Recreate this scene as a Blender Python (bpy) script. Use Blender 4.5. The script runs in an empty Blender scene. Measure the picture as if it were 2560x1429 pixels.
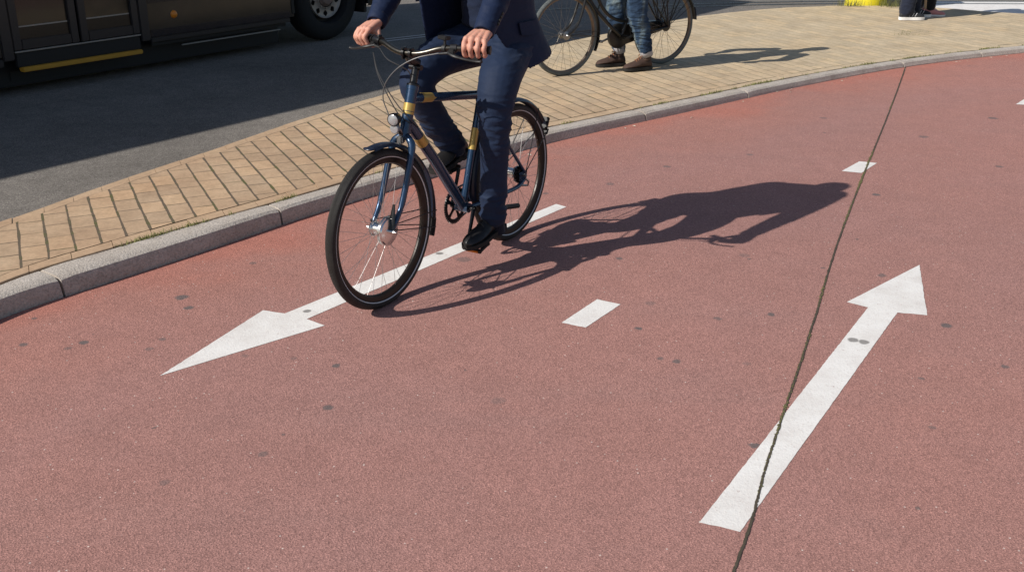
import bpy, bmesh, math, random
from mathutils import Vector, Matrix, noise, Quaternion
random.seed(7)
PI=math.pi; R=math.radians
S=bpy.context.scene; COL=S.collection
V=Vector
# ------------------------------------------------------------------ camera
cam=bpy.data.cameras.new('camera'); co=bpy.data.objects.new('camera',cam); COL.objects.link(co)
cam.sensor_width=36; cam.lens=2631.0/2560*36; cam.clip_end=2000; cam.clip_start=.05
co.location=(0,0,1.8118); co.rotation_euler=(PI/2-0.38022,0,0); S.camera=co
# ------------------------------------------------------------------ light
SUN_AZ=R(29.5); SUN_EL=R(36.3)
w=bpy.data.worlds.new('World'); S.world=w; w.use_nodes=True
nt=w.node_tree; bg=nt.nodes['Background']
sky=nt.nodes.new('ShaderNodeTexSky'); sky.sky_type='NISHITA'; sky.sun_disc=False
sky.sun_elevation=SUN_EL; sky.sun_rotation=math.atan2(-math.cos(SUN_AZ),-math.sin(SUN_AZ))
nt.links.new(sky.outputs[0],bg.inputs[0]); bg.inputs[1].default_value=.085
sl=bpy.data.lights.new('sun','SUN'); sl.energy=4.9; sl.angle=R(.5); sl.color=(1,.95,.88)
so=bpy.data.objects.new('sun',sl); COL.objects.link(so); so.location=(-20,-12,20)
so.rotation_euler=V((math.cos(SUN_AZ)*math.cos(SUN_EL),math.sin(SUN_AZ)*math.cos(SUN_EL),-math.sin(SUN_EL))).to_track_quat('-Z','Y').to_euler()
S.view_settings.view_transform='Standard'; S.view_settings.look='None'; S.view_settings.exposure=0; S.view_settings.gamma=1
S.cycles.max_bounces=6

# ------------------------------------------------------------------ materials
class N:
    """tiny node helper"""
    def __init__(s,name):
        s.m=bpy.data.materials.new(name); s.m.use_nodes=True; s.t=s.m.node_tree
        s.b=s.t.nodes['Principled BSDF']; s.c=None
    def n(s,kind,**kw):
        x=s.t.nodes.new('ShaderNode'+kind)
        for k,v in kw.items(): setattr(x,k,v)
        return x
    def l(s,a,b): s.t.links.new(a,b)
    def coord(s):
        if s.c is None: s.c=s.n('TexCoord').outputs['Object']
        return s.c
    def noise(s,scale,detail=3,rough=.55,vec=None,dist=0):
        x=s.n('TexNoise'); x.inputs['Scale'].default_value=scale; x.inputs['Detail'].default_value=detail
        x.inputs['Roughness'].default_value=rough; x.inputs['Distortion'].default_value=dist
        s.l(vec or s.coord(),x.inputs['Vector']); return x.outputs['Fac']
    def ramp(s,fac,stops):
        x=s.n('ValToRGB'); e=x.color_ramp.elements
        while len(e)<len(stops): e.new(.5)
        for q,(p,c) in zip(e,stops):
            q.position=p; q.color=(c,c,c,1) if isinstance(c,(int,float)) else (*c,1)
        s.l(fac,x.inputs[0]); return x.outputs['Color']
    def mix(s,fac,a,b,mode='MIX'):
        x=s.n('Mix',data_type='RGBA',blend_type=mode)
        for i,q in ((0,fac),(6,a),(7,b)):
            if isinstance(q,(int,float)): x.inputs[i].default_value=q if i==0 else (q,q,q,1)
            elif isinstance(q,tuple): x.inputs[i].default_value=(*q,1)
            else: s.l(q,x.inputs[i])
        return x.outputs[2]
    def math(s,op,a,b=0,c=0):
        x=s.n('Math',operation=op)
        for i,q in ((0,a),(1,b),(2,c)):
            if isinstance(q,(int,float)): x.inputs[i].default_value=q
            else: s.l(q,x.inputs[i])
        return x.outputs[0]
    def map(s,loc=(0,0,0),rot=(0,0,0),scale=(1,1,1),vec=None):
        x=s.n('Mapping'); x.inputs['Location'].default_value=loc; x.inputs['Rotation'].default_value=rot; x.inputs['Scale'].default_value=scale
        s.l(vec or s.coord(),x.inputs[0]); return x.outputs[0]
    def bump(s,h,strength=.5,dist=.002,prev=None):
        x=s.n('Bump'); x.inputs['Strength'].default_value=strength; x.inputs['Distance'].default_value=dist
        s.l(h,x.inputs['Height'])
        if prev: s.l(prev,x.inputs['Normal'])
        s.l(x.outputs[0],s.b.inputs['Normal']); return x.outputs[0]
    def col(s,c):
        if isinstance(c,tuple): s.b.inputs['Base Color'].default_value=(*c,1)
        else: s.l(c,s.b.inputs['Base Color'])
    def set(s,rough=None,metal=None,spec=None,coat=None,sheen=None,trans=None,ior=None):
        for k,v in (('Roughness',rough),('Metallic',metal),('Specular IOR Level',spec),('Coat Weight',coat),('Sheen Weight',sheen),('Transmission Weight',trans),('IOR',ior)):
            if v is None: continue
            if isinstance(v,(int,float)): s.b.inputs[k].default_value=v
            else: s.l(v,s.b.inputs[k])
        return s.m

def simple(name,c,rough=.5,metal=0,var=.12,nscale=18,bumps=None,spec=.5,coat=0,sheen=0):
    n=N(name); f=n.noise(nscale,4)
    a=tuple(min(1,x*(1-var)) for x in c); b=tuple(min(1,x*(1+var)) for x in c)
    n.col(n.mix(f,a,b))
    f2=n.noise(nscale*3.1,3)
    n.set(rough=n.math('ADD',n.math('MULTIPLY',f2,.16),max(.02,rough-.08)),metal=metal,spec=spec,coat=coat,sheen=sheen)
    if bumps: n.bump(n.noise(bumps[0],3),bumps[1],bumps[2])
    return n.m

SPOTS=[(-1.488,4.385,.035,.8),(-1.423,4.265,.026,.8),(-1.985,3.887,.022,.7),(-1.747,3.902,.022,.8),(-1.791,3.848,.02,.5),(-1.438,3.933,.018,.6),
 (-1.463,3.841,.018,.5),(-1.269,4.826,.02,.5),(-1.061,3.781,.018,.35),(-.861,3.752,.018,.35),(-.683,3.691,.02,.8),(-.661,3.35,.022,.75),
 (.533,4.042,.02,.8),(.585,3.752,.02,.6),(.644,3.727,.022,.7),(.531,4.888,.022,.7),(1.838,4.075,.028,.8),(.882,4.147,.02,.6),(1.125,4.194,.022,.75),
 (-.237,4.877,.045,.5),(-1.096,2.854,.022,.4),(-.825,3.026,.02,.5),(1.917,3.681,.018,.7),(1.553,3.578,.016,.6),(.813,3.083,.022,.8),(.915,3.709,.02,.3),
 (2.152,5.977,.028,.8),(1.158,4.934,.03,.35),(.614,4.315,.03,.35),(1.757,4.659,.025,.6),(-.05,3.4,.03,.3),(1.456,3.205,.018,.5),(3.55,6.9,.035,.7),(3.15,6.6,.03,.6),
 (2.95,7.4,.04,.6),(3.7,8.0,.045,.7),(1.6,6.9,.03,.5),(1.0,6.6,.03,.6),(.6,6.2,.03,.5),(2.4,8.0,.035,.5),(4.6,8.8,.05,.6),(.2,6.0,.025,.6),(4.1,7.5,.045,.4)]
def red_asphalt():
    n=N('red_asphalt')
    at=n.n('Attribute'); at.attribute_name='dist'; d=at.outputs['Fac']
    # colour: fresher red along the kerb, greyed by tyres further out (real wear of the lane)
    big=n.noise(.9,4,.6); mid=n.noise(5.5,4,.6)
    wear=n.math('ADD',n.math('MULTIPLY',d,.9),n.math('MULTIPLY',n.math('SUBTRACT',big,.5),1.1))
    base=n.ramp(wear,[(.0,(.425,.172,.130)),(.22,(.39,.186,.150)),(.75,(.37,.193,.166)),(1,(.372,.190,.160))])
    base=n.mix(.8,base,n.ramp(mid,[(.25,.90),(.75,1.07)]),'MULTIPLY')
    blot=n.noise(2.4,5,.65)
    base=n.mix(n.ramp(blot,[(.52,0),(.75,.2)]),base,(.315,.182,.160))
    v=n.n('TexVoronoi'); v.inputs['Scale'].default_value=150; n.l(n.coord(),v.inputs['Vector'])
    grain=n.noise(250,4,.75)
    base=n.mix(.85,base,n.ramp(grain,[(.32,.22),(.5,1.0),(.66,1.85)]),'MULTIPLY')
    patch=n.noise(.33,2,.5)
    base=n.mix(.7,base,n.ramp(patch,[(.35,(.93,.97,1.0)),(.65,(1.06,1.03,1.02))]),'MULTIPLY')
    trk=n.noise(1.4,4,.6,vec=n.map(rot=(0,0,R(-38)),scale=(.22,1.5,1)))
    base=n.mix(n.ramp(trk,[(.55,0),(.78,.22)]),base,(.31,.198,.18))
    base=n.mix(.55,base,n.ramp(v.outputs['Color'],[(.0,.5),(1,1.5)]),'MULTIPLY')
    # light stone chips
    v2=n.n('TexVoronoi'); v2.inputs['Scale'].default_value=52; n.l(n.coord(),v2.inputs['Vector'])
    sep=n.n('SeparateColor'); n.l(v2.outputs['Color'],sep.inputs[0])
    chip=n.math('MULTIPLY',n.math('LESS_THAN',v2.outputs['Distance'],.16),n.math('GREATER_THAN',sep.outputs[0],.93))
    base=n.mix(n.math('MULTIPLY',chip,.85),base,(.70,.58,.52))
    # small random specks of dirt
    v3=n.n('TexVoronoi'); v3.inputs['Scale'].default_value=6.5; n.l(n.coord(),v3.inputs['Vector'])
    s3=n.n('SeparateColor'); n.l(v3.outputs['Color'],s3.inputs[0])
    dk=n.math('MULTIPLY',n.math('LESS_THAN',n.math('ADD',v3.outputs['Distance'],n.math('MULTIPLY',n.math('SUBTRACT',n.noise(60,2),.5),.12)),n.math('MULTIPLY',s3.outputs[1],.085)),n.math('GREATER_THAN',s3.outputs[0],.62))
    base=n.mix(n.math('MULTIPLY',dk,n.math('MULTIPLY',s3.outputs[2],.75)),base,(.13,.105,.10))
    # old chewing gum trodden into the surface
    wn=n.n('TexNoise'); wn.inputs['Scale'].default_value=24; wn.inputs['Detail'].default_value=3; n.l(n.coord(),wn.inputs['Vector'])
    wv=n.n('VectorMath',operation='MULTIPLY_ADD'); n.l(wn.outputs['Color'],wv.inputs[0]); wv.inputs[1].default_value=(.03,.03,0); n.l(n.coord(),wv.inputs[2])
    acc=None
    for x,y,r,a in SPOTS:
        dd=n.n('VectorMath',operation='DISTANCE'); n.l(wv.outputs[0],dd.inputs[0]); dd.inputs[1].default_value=(x+.015,y+.015,0)
        k=n.n('MapRange'); n.l(dd.outputs['Value'],k.inputs[0]); k.inputs[1].default_value=r; k.inputs[2].default_value=r*.62; k.inputs[3].default_value=0; k.inputs[4].default_value=a*1.05
        acc=k.outputs[0] if acc is None else n.math('MAXIMUM',acc,k.outputs[0])
    base=n.mix(acc,base,(.12,.11,.108))
    n.col(base); n.set(rough=.9,spec=.25)
    hh=n.math('ADD',n.math('MULTIPLY',grain,1.0),n.math('MULTIPLY',v.outputs['Distance'],.9))
    n.bump(hh,.5,.0034)
    return n.m
def asphalt():
    n=N('asphalt')
    g=n.noise(120,3,.75); big=n.noise(.7,4,.6); mid=n.noise(7,4,.6)
    c=n.ramp(g,[(.3,(.075,.068,.062)),(.5,(.19,.172,.152)),(.7,(.40,.36,.32))])
    c=n.mix(.8,c,n.ramp(big,[(.3,.75),(.7,1.2)]),'MULTIPLY'); c=n.mix(.6,c,n.ramp(mid,[(.3,.8),(.7,1.15)]),'MULTIPLY')
    v=n.n('TexVoronoi'); v.inputs['Scale'].default_value=70; n.l(n.coord(),v.inputs['Vector'])
    c=n.mix(.4,c,n.ramp(v.outputs['Color'],[(0,.35),(1,1.65)]),'MULTIPLY')
    n.col(c); n.set(rough=.9,spec=.2); n.bump(g,.7,.005); return n.m
def white_paint():
    n=N('white_road_paint')
    a=n.noise(9,5,.65); g=n.noise(110,3,.7)
    c=n.ramp(a,[(.3,(.72,.68,.645)),(.5,(.79,.765,.73)),(.75,(.84,.82,.79))])
    c=n.mix(n.ramp(g,[(.56,0),(.74,.5)]),c,(.50,.42,.38)); c=n.mix(n.ramp(n.noise(3.2,5,.7),[(.48,0),(.72,.35)]),c,(.56,.51,.47)); c=n.mix(n.ramp(n.noise(38,4,.75),[(.66,0),(.70,.7)]),c,(.40,.27,.24))
    acc=None
    wn=n.n('TexNoise'); wn.inputs['Scale'].default_value=30; n.l(n.coord(),wn.inputs['Vector'])
    wv=n.n('VectorMath',operation='MULTIPLY_ADD'); n.l(wn.outputs['Color'],wv.inputs[0]); wv.inputs[1].default_value=(.012,.012,0); n.l(n.coord(),wv.inputs[2])
    for x,y,r in ((-.894,4.225,.02),(-.363,4.958,.022),(1.398,3.925,.026),(1.437,3.904,.026),(-.35,4.83,.016),(-.47,4.70,.008)):
        dd=n.n('VectorMath',operation='DISTANCE'); n.l(wv.outputs[0],dd.inputs[0]); dd.inputs[1].default_value=(x+.006,y+.006,.004)
        k=n.n('MapRange'); n.l(dd.outputs['Value'],k.inputs[0]); k.inputs[1].default_value=r; k.inputs[2].default_value=r*.7; k.inputs[4].default_value=.8
        acc=k.outputs[0] if acc is None else n.math('MAXIMUM',acc,k.outputs[0])
    c=n.mix(acc,c,(.17,.155,.145))
    n.col(c); n.set(rough=.75,spec=.3); n.bump(n.math('ADD',g,n.math('MULTIPLY',a,.4)),.45,.004); return n.m
def concrete():
    n=N('kerb_concrete'); a=n.noise(6,5,.7); g=n.noise(95,3,.75)
    c=n.ramp(a,[(.25,(.37,.315,.265)),(.5,(.475,.42,.365)),(.75,(.55,.495,.44))])
    c=n.mix(.85,c,n.ramp(g,[(.32,.62),(.5,1.04),(.68,1.32)]),'MULTIPLY')
    n.col(c); n.set(rough=.92,spec=.25); n.bump(n.math('ADD',g,n.math('MULTIPLY',a,.5)),.8,.007); return n.m
def paver(name,brick=True):
    n=N(name); tc=n.coord()
    warp=n.n('TexNoise'); warp.inputs['Scale'].default_value=3.2; warp.inputs['Detail'].default_value=3; n.l(tc,warp.inputs['Vector'])
    wv=n.n('VectorMath',operation='MULTIPLY_ADD'); n.l(warp.outputs['Color'],wv.inputs[0]); wv.inputs[1].default_value=(.012,.012,0); n.l(tc,wv.inputs[2])
    a=n.noise(2.2,4,.6); g=n.noise(60,4,.7); mid=n.noise(14,4,.65)
    c=n.ramp(a,[(.25,(.43,.285,.18)),(.5,(.49,.34,.218)),(.8,(.55,.405,.27))])
    if brick: at0=n.n('Attribute'); at0.attribute_name='open'; sandy=at0.outputs['Fac']
    else:
        ge=n.n('NewGeometry'); sp_=n.n('SeparateXYZ'); n.l(ge.outputs['Position'],sp_.inputs[0]); mr=n.n('MapRange'); n.l(sp_.outputs[1],mr.inputs[0]); mr.inputs[1].default_value=6.8; mr.inputs[2].default_value=10.4; mr.inputs[3].default_value=1; mr.inputs[4].default_value=0; sandy=mr.outputs[0]
    c=n.mix(sandy,n.ramp(a,[(.25,(.49,.38,.245)),(.5,(.55,.44,.295)),(.8,(.60,.49,.34))]),c)
    if brick:
        m=n.map(rot=(0,0,R(65)),vec=wv.outputs[0],loc=(.035,.0006,0))
        b=n.n('TexBrick'); n.l(m,b.inputs['Vector']); b.inputs['Scale'].default_value=1
        b.inputs['Brick Width'].default_value=.205; b.inputs['Row Height'].default_value=.1225; b.inputs['Mortar Size'].default_value=.0052
        b.inputs['Mortar Smooth'].default_value=.35; b.inputs['Color1'].default_value=(.0,)*3+(1,); b.inputs['Color2'].default_value=(1,)*3+(1,); b.inputs['Mortar'].default_value=(.5,.5,.5,1)
        c=n.mix(.8,c,n.ramp(b.outputs['Color'],[(0,(.85,.86,.88)),(.5,(1,1,1)),(1,(1.13,1.09,1.03))]),'MULTIPLY')
    c=n.mix(.7,c,n.ramp(mid,[(.28,.80),(.5,1),(.72,1.14)]),'MULTIPLY'); c=n.mix(.5,c,n.ramp(g,[(.3,.72),(.7,1.25)]),'MULTIPLY')
    h=n.math('ADD',n.math('MULTIPLY',g,.10),n.math('MULTIPLY',mid,.12))
    if brick:
        moss=n.mix(n.ramp(n.noise(9,3),[(.5,0),(.68,1)]),(.135,.105,.075),(.115,.115,.045))
        # long joints are open and dirty, the short cross joints nearly closed
        sx=n.n('SeparateXYZ'); n.l(m,sx.inputs[0])
        yy=n.math('ABSOLUTE',n.math('SUBTRACT',n.math('FRACT',n.math('DIVIDE',sx.outputs[1],.1225)),.5))
        wid=n.math('ADD',.449,n.math('MULTIPLY',n.math('SUBTRACT',n.noise(4.5,4,.7),.5),-.12))
        gap=n.math('GREATER_THAN',yy,wid)
        dirt=n.math('MAXIMUM',gap,n.math('MULTIPLY',b.outputs['Fac'],n.ramp(n.noise(3.1,3),[(.32,.28),(.62,.9)])))
        at=n.n('Attribute'); at.attribute_name='open'
        dirt=n.math('MULTIPLY',dirt,n.math('ADD',n.math('MULTIPLY',at.outputs['Fac'],.8),.34))
        dirt=n.math('MINIMUM',dirt,1)
        c=n.mix(dirt,c,moss)
        h=n.math('SUBTRACT',h,dirt)
    n.col(c); n.set(rough=.88,spec=.25); n.bump(h,.7,.007); return n.m
def cloth(name,c,rough=.85,var=.18,weave=900,sheen=.15,fold=None):
    n=N(name); f=n.noise(11,4,.6)
    n.col(n.mix(f,tuple(x*(1-var) for x in c),tuple(x*(1+var) for x in c)))
    n.set(rough=rough,spec=.25,sheen=sheen)
    p=n.bump(n.noise(weave,2),.25,.0012)
    mp=n.map(scale=(1,1,2.2),rot=(.5,.3,0))
    n.bump(n.noise(fold or 16,3,.5,vec=mp,dist=.6),.22,.016,p); return n.m
def denim():
    n=N('faded_denim'); mp=n.map(scale=(1,1,1.5)); f=n.noise(5,3,.5,vec=n.map(scale=(1.6,1.6,.7)),dist=.5); g=n.noise(30,4,.7,vec=n.map(scale=(1,1,2.4)))
    c=n.ramp(f,[(.34,(.016,.032,.064)),(.50,(.036,.066,.115)),(.62,(.11,.15,.175)),(.78,(.30,.335,.315))])
    c=n.mix(.6,c,n.ramp(g,[(.3,.55),(.7,1.4)]),'MULTIPLY')
    n.col(c); n.set(rough=.9,spec=.2); n.bump(n.noise(14,4,.6,vec=n.map(scale=(1,1,2.4)),dist=1),.6,.02); return n.m
def skin():
    n=N('skin'); f=n.noise(28,4,.6); g=n.noise(260,3,.6)
    n.col(n.mix(f,(.50,.235,.165),(.64,.335,.25)))
    n.b.inputs['Subsurface Weight'].default_value=.12; n.b.inputs['Subsurface Radius'].default_value=(.01,.004,.002)
    n.set(rough=.52,spec=.4); n.bump(g,.25,.0015); return n.m
def tread(name,c):
    n=N(name); at=n.n('Attribute'); at.attribute_name='ang'; a=n.noise(40,3)
    at2=n.n('Attribute'); at2.attribute_name='lat'
    x=n.math('ADD',n.math('MULTIPLY',at.outputs['Fac'],520),n.math('MULTIPLY',at2.outputs['Fac'],180))
    wv=n.math('SINE',x)
    n.col(n.mix(a,tuple(q*.7 for q in c),tuple(q*1.35 for q in c))); n.set(rough=.62,spec=.4)
    n.bump(n.math('ADD',n.math('MULTIPLY',wv,.5),a),.6,.003); return n.m

M=dict(
 red=red_asphalt(),asphalt=asphalt(),white=white_paint(),kerb=concrete(),paver=paver('clinker_paving'),paver_edge=paver('clinker_edging',False),
 seam=simple('dirty_seam',(.070,.056,.037),.95,var=.5,nscale=16,bumps=(120,.8,.004)),
 moss=simple('moss',(.115,.108,.042),.95,var=.45,nscale=30,bumps=(200,.8,.003)),
 soil=simple('joint_soil',(.06,.05,.035),.95,var=.4,nscale=40,bumps=(150,.8,.004)),
 grass=simple('grass_blade',(.17,.17,.05),.75,var=.45,nscale=9),
 suit=cloth('navy_suit_cloth',(.0065,.0155,.047),.7,sheen=.03),
 trouser=cloth('navy_trouser_cloth',(.0095,.0205,.052),.72,sheen=.04,fold=13),
 lining=cloth('dark_lining',(.006,.008,.016),.5),
 knit=cloth('navy_knit',(.011,.018,.042),.95,weave=420,sheen=.05),
 denim=denim(),cuffm=cloth('pale_denim_cuff',(.36,.35,.37),.9,weave=500),
 navy2=cloth('dark_navy_trousers',(.012,.016,.032),.9),blackcloth=cloth('black_trousers',(.007,.007,.009),.85),
 grey=cloth('grey_fleece',(.10,.11,.13),.9), beige=cloth('tan_strip_cloth',(.42,.30,.19),.9),
 skin=skin(),hair=simple('brown_hair',(.035,.02,.012),.6,bumps=(300,.8,.004)),
 shoe=simple('black_leather',(.011,.0105,.011),.43,var=.3,nscale=30,bumps=(140,.4,.002)),
 sole=simple('dark_rubber_sole',(.012,.011,.010),.8,var=.3),
 boot=simple('brown_suede',(.060,.033,.024),.8,var=.35,nscale=26,bumps=(180,.5,.002)),
 bootlace=simple('tan_lace',(.30,.12,.05),.8), sockm=cloth('dark_sock',(.010,.012,.022),.95,weave=500),
 whitesole=simple('white_foam_sole',(.78,.77,.75),.7), sneaker=simple('black_mesh_sneaker',(.018,.02,.024),.7,var=.3,bumps=(240,.6,.002)),
 pink=simple('pink_fabric_shoe',(.55,.24,.23),.75), silverstripe=simple('pale_shoe_stripe',(.55,.56,.58),.5),
 blue=simple('metallic_navy_paint',(.020,.050,.105),.26,metal=.45,var=.08,coat=.6),
 bluedk=simple('matt_navy_fender',(.010,.016,.034),.34,var=.12),
 gold=simple('gold_decal',(.52,.36,.10),.34,metal=.35,var=.08),
 gun=simple('gunmetal_alloy',(.085,.08,.07),.3,metal=.9,var=.1),
 black=simple('black_gloss_paint',(.008,.008,.009),.28,var=.2),
 blackmat=simple('black_plastic',(.012,.012,.013),.55,var=.2),
 rubber=tread('tyre_rubber',(.026,.024,.022)), oldrubber=tread('weathered_tyre_rubber',(.12,.135,.135)),
 rimblack=simple('dark_bronze_rim',(.020,.014,.010),.38,metal=.3,var=.2),
 rust=simple('rusty_rim',(.20,.155,.12),.45,metal=.7,var=.35,nscale=30),
 silver=simple('polished_alloy',(.78,.77,.75),.2,metal=1,var=.06), spoke=simple('steel_spoke',(.40,.39,.38),.42,metal=.7,var=.05),
 oldspoke=simple('dull_spoke',(.22,.20,.17),.45,metal=.6),
 dullmetal=simple('dull_steel',(.30,.30,.30),.4,metal=.9,var=.25),
 reflect=simple('reflective_stripe',(.62,.63,.64),.35,var=.08), lens=simple('clear_lens',(.40,.41,.42),.15,metal=.35,var=.35,nscale=120),
 orange=simple('orange_reflector',(.70,.20,.02),.25,var=.2), redref=simple('red_reflector',(.30,.015,.015),.25),
 oldblack=simple('worn_black_enamel',(.014,.013,.012),.3,var=.35), saddle=simple('brown_leather',(.05,.025,.015),.5),
 busnavy=simple('bus_navy_paint',(.0085,.012,.02),.2,var=.12,nscale=2), busgrey=simple('bus_grey_panel',(.034,.030,.025),.16,var=.4,nscale=2.6),
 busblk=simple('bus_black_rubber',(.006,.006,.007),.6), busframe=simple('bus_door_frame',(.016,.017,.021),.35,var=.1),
 busglass=simple('bus_dark_glass',(.036,.032,.024),.06,var=.25,nscale=3), yellow=simple('yellow_step_edge',(.52,.27,.025),.55,var=.15),
 brownband=simple('dark_brown_band',(.016,.012,.008),.3),cablegrey=simple('grey_cable',(.12,.12,.12),.3,metal=.3),cable=simple('black_cable',(.035,.035,.036),.35),
 bustrim=simple('bus_pale_trim',(.30,.30,.29),.35,metal=.4), busrim=simple('grey_truck_rim',(.36,.32,.275),.5,metal=.25,var=.25,nscale=14),
 bustyre=simple('bus_tyre',(.012,.0125,.013),.85,var=.2,bumps=(60,.4,.004)), hubm=simple('dusty_hub',(.23,.17,.145),.6,var=.3,nscale=20),
 markeramber=simple('amber_marker',(.75,.24,.02),.3,var=.1),
 bollard=simple('yellow_painted_concrete',(.80,.66,.02),.6,var=.10,nscale=10,bumps=(50,.5,.006)),
 rail=simple('worn_rail_steel',(.33,.33,.34),.28,metal=.9,var=.15), raildk=simple('rail_groove',(.03,.028,.026),.8),
 leaf=simple('dry_leaf',(.62,.55,.45),.8,var=.3), seatpad=simple('bus_roof_white',(.4,.4,.4),.5),
)

# ------------------------------------------------------------------ mesh helpers
def basis(d):
    d=V(d).normalized(); u=V((0,0,1)) if abs(d.z)<.95 else V((1,0,0))
    a=d.cross(u).normalized(); return d,a,d.cross(a).normalized()
def spline(pts,n):
    """Catmull-Rom through points of any dimension"""
    P=[tuple(p) for p in pts]; P=[tuple(2*a-b for a,b in zip(P[0],P[1]))]+P+[tuple(2*a-b for a,b in zip(P[-1],P[-2]))]
    out=[]
    for i in range(1,len(P)-2):
        for k in range(n):
            t=k/n; a,b,c,d=P[i-1],P[i],P[i+1],P[i+2]
            out.append(tuple(.5*((2*B)+(-A+Cc)*t+(2*A-5*B+4*Cc-D)*t*t+(-A+3*B-3*Cc+D)*t**3) for A,B,Cc,D in zip(a,b,c,d)))
    out.append(P[-2]); return out
class MB:
    def __init__(s): s.v=[]; s.f=[]; s.at={}
    def add(s,vs,fs):
        o=len(s.v); s.v+= [tuple(x) for x in vs]; s.f+=[tuple(i+o for i in f) for f in fs]; return o
    def box(s,c,d,rot=None,bev=0):
        """box with optionally chamfered edges"""
        hx,hy,hz=[q/2 for q in d]; bm=bmesh.new(); bmesh.ops.create_cube(bm,size=1)
        for q in bm.verts: q.co=V((q.co.x*d[0],q.co.y*d[1],q.co.z*d[2]))
        if bev: bmesh.ops.bevel(bm,geom=bm.edges[:],offset=bev,segments=2,affect='EDGES')
        mt=(rot.to_matrix().to_4x4() if isinstance(rot,Quaternion) else (rot or Matrix())); mt=Matrix.Translation(c)@mt
        bm.verts.index_update(); s.add([mt@q.co for q in bm.verts],[[q.index for q in f.verts] for f in bm.faces]); bm.free(); return s
    def tube(s,pts,r,n=10,cap=True,ell=None,up=None):
        """tube through points; r = radius or list of radius or (a,b) pairs; ell=(a-direction)"""
        P=[V(p) for p in pts]; m=len(P); rr=r if isinstance(r,(list,tuple)) and len(r)==m and not (m==2 and False) else [r]*m
        T=[(P[min(i+1,m-1)]-P[max(i-1,0)]).normalized() for i in range(m)]
        d,a,b=basis(T[0])
        if up is not None:
            a=V(up)-T[0]*V(up).dot(T[0]); a.normalize()
        vs=[]; 
        for i in range(m):
            a=(a-T[i]*a.dot(T[i])).normalized(); b=T[i].cross(a)
            ra,rb=rr[i] if isinstance(rr[i],(tuple,list)) else (rr[i],rr[i])
            for k in range(n):
                t=2*PI*k/n; vs.append(P[i]+a*(ra*math.cos(t))+b*(rb*math.sin(t)))
        fs=[(i*n+k,i*n+(k+1)%n,(i+1)*n+(k+1)%n,(i+1)*n+k) for i in range(m-1) for k in range(n)]
        if cap: fs+= [tuple(range(n-1,-1,-1)),tuple(range((m-1)*n,m*n))]
        s.add(vs,fs); return s
    def ball(s,c,r,n=16,m=10,rot=None):
        r=r if isinstance(r,(tuple,list)) else (r,r,r); vs=[];mt=rot or Matrix.Identity(3)
        for i in range(m+1):
            ph=PI*i/m
            for k in range(n):
                t=2*PI*k/n; vs.append(V(c)+mt@V((r[0]*math.sin(ph)*math.cos(t),r[1]*math.sin(ph)*math.sin(t),r[2]*math.cos(ph))))
        s.add(vs,[(i*n+k,(i+1)*n+k,(i+1)*n+(k+1)%n,i*n+(k+1)%n) for i in range(m) for k in range(n)]); return s
    def lathe(s,prof,c,axis,n=48,close=False):
        """profile [(r,h)] revolved about axis through c"""
        d,a,b=basis(axis); c=V(c); m=len(prof); vs=[]
        for r,h in prof:
            for k in range(n):
                t=2*PI*k/n; vs.append(c+d*h+a*(r*math.cos(t))+b*(r*math.sin(t)))
        mm=m if close else m-1
        s.add(vs,[(i*n+k,((i+1)%m)*n+k,((i+1)%m)*n+(k+1)%n,i*n+(k+1)%n) for i in range(mm) for k in range(n)]); return s
    def arc(s,prof,c,a0,a1,n=40):
        """profile [(r,y)] swept through angle a0..a1 about the Y axis (angle from +X towards +Z)"""
        c=V(c); m=len(prof); vs=[]
        for k in range(n+1):
            t=a0+(a1-a0)*k/n
            for r,y in prof: vs.append(c+V((r*math.cos(t),y,r*math.sin(t))))
        fs=[(k*m+i,k*m+(i+1)%m,(k+1)*m+(i+1)%m,(k+1)*m+i) for k in range(n) for i in range(m)]
        fs+=[tuple(range(m)),tuple(range(n*m+m-1,n*m-1,-1))]
        s.add(vs,fs); return s
    def prism(s,poly,z0,z1):
        n=len(poly); s.add([(x,y,z0) for x,y in poly]+[(x,y,z1) for x,y in poly],
          [tuple(range(n-1,-1,-1)),tuple(range(n,2*n))]+[(i,(i+1)%n,n+(i+1)%n,n+i) for i in range(n)]); return s
    def mesh(s,name):
        me=bpy.data.meshes.new(name); me.from_pydata(s.v,[],s.f); me.update(); return me
def finish(me,mat,smooth=True,angle=None):
    bm=bmesh.new(); bm.from_mesh(me); bmesh.ops.recalc_face_normals(bm,faces=bm.faces); bm.to_mesh(me); bm.free()
    me.materials.append(mat)
    if smooth:
        for p in me.polygons: p.use_smooth=True
        if angle: me.set_sharp_from_angle(angle=R(angle))
def link(name,me,parent=None):
    o=bpy.data.objects.new(name,me); COL.objects.link(o)
    if parent: o.parent=parent
    return o
def build(mb,name,mat,parent=None,smooth=True,angle=35):
    me=mb.mesh(name); finish(me,mat,smooth,angle); return link(name,me,parent)
def tag(o,label=None,cat=None,group=None,kind=None):
    if label: o['label']=label
    if cat: o['category']=cat
    if group: o['group']=group
    if kind: o['kind']=kind
    return o
def empty(name,loc,rz=0):
    o=bpy.data.objects.new(name,None); COL.objects.link(o); o.location=loc; o.rotation_euler=(0,0,rz); o.empty_display_size=.1; return o
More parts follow.
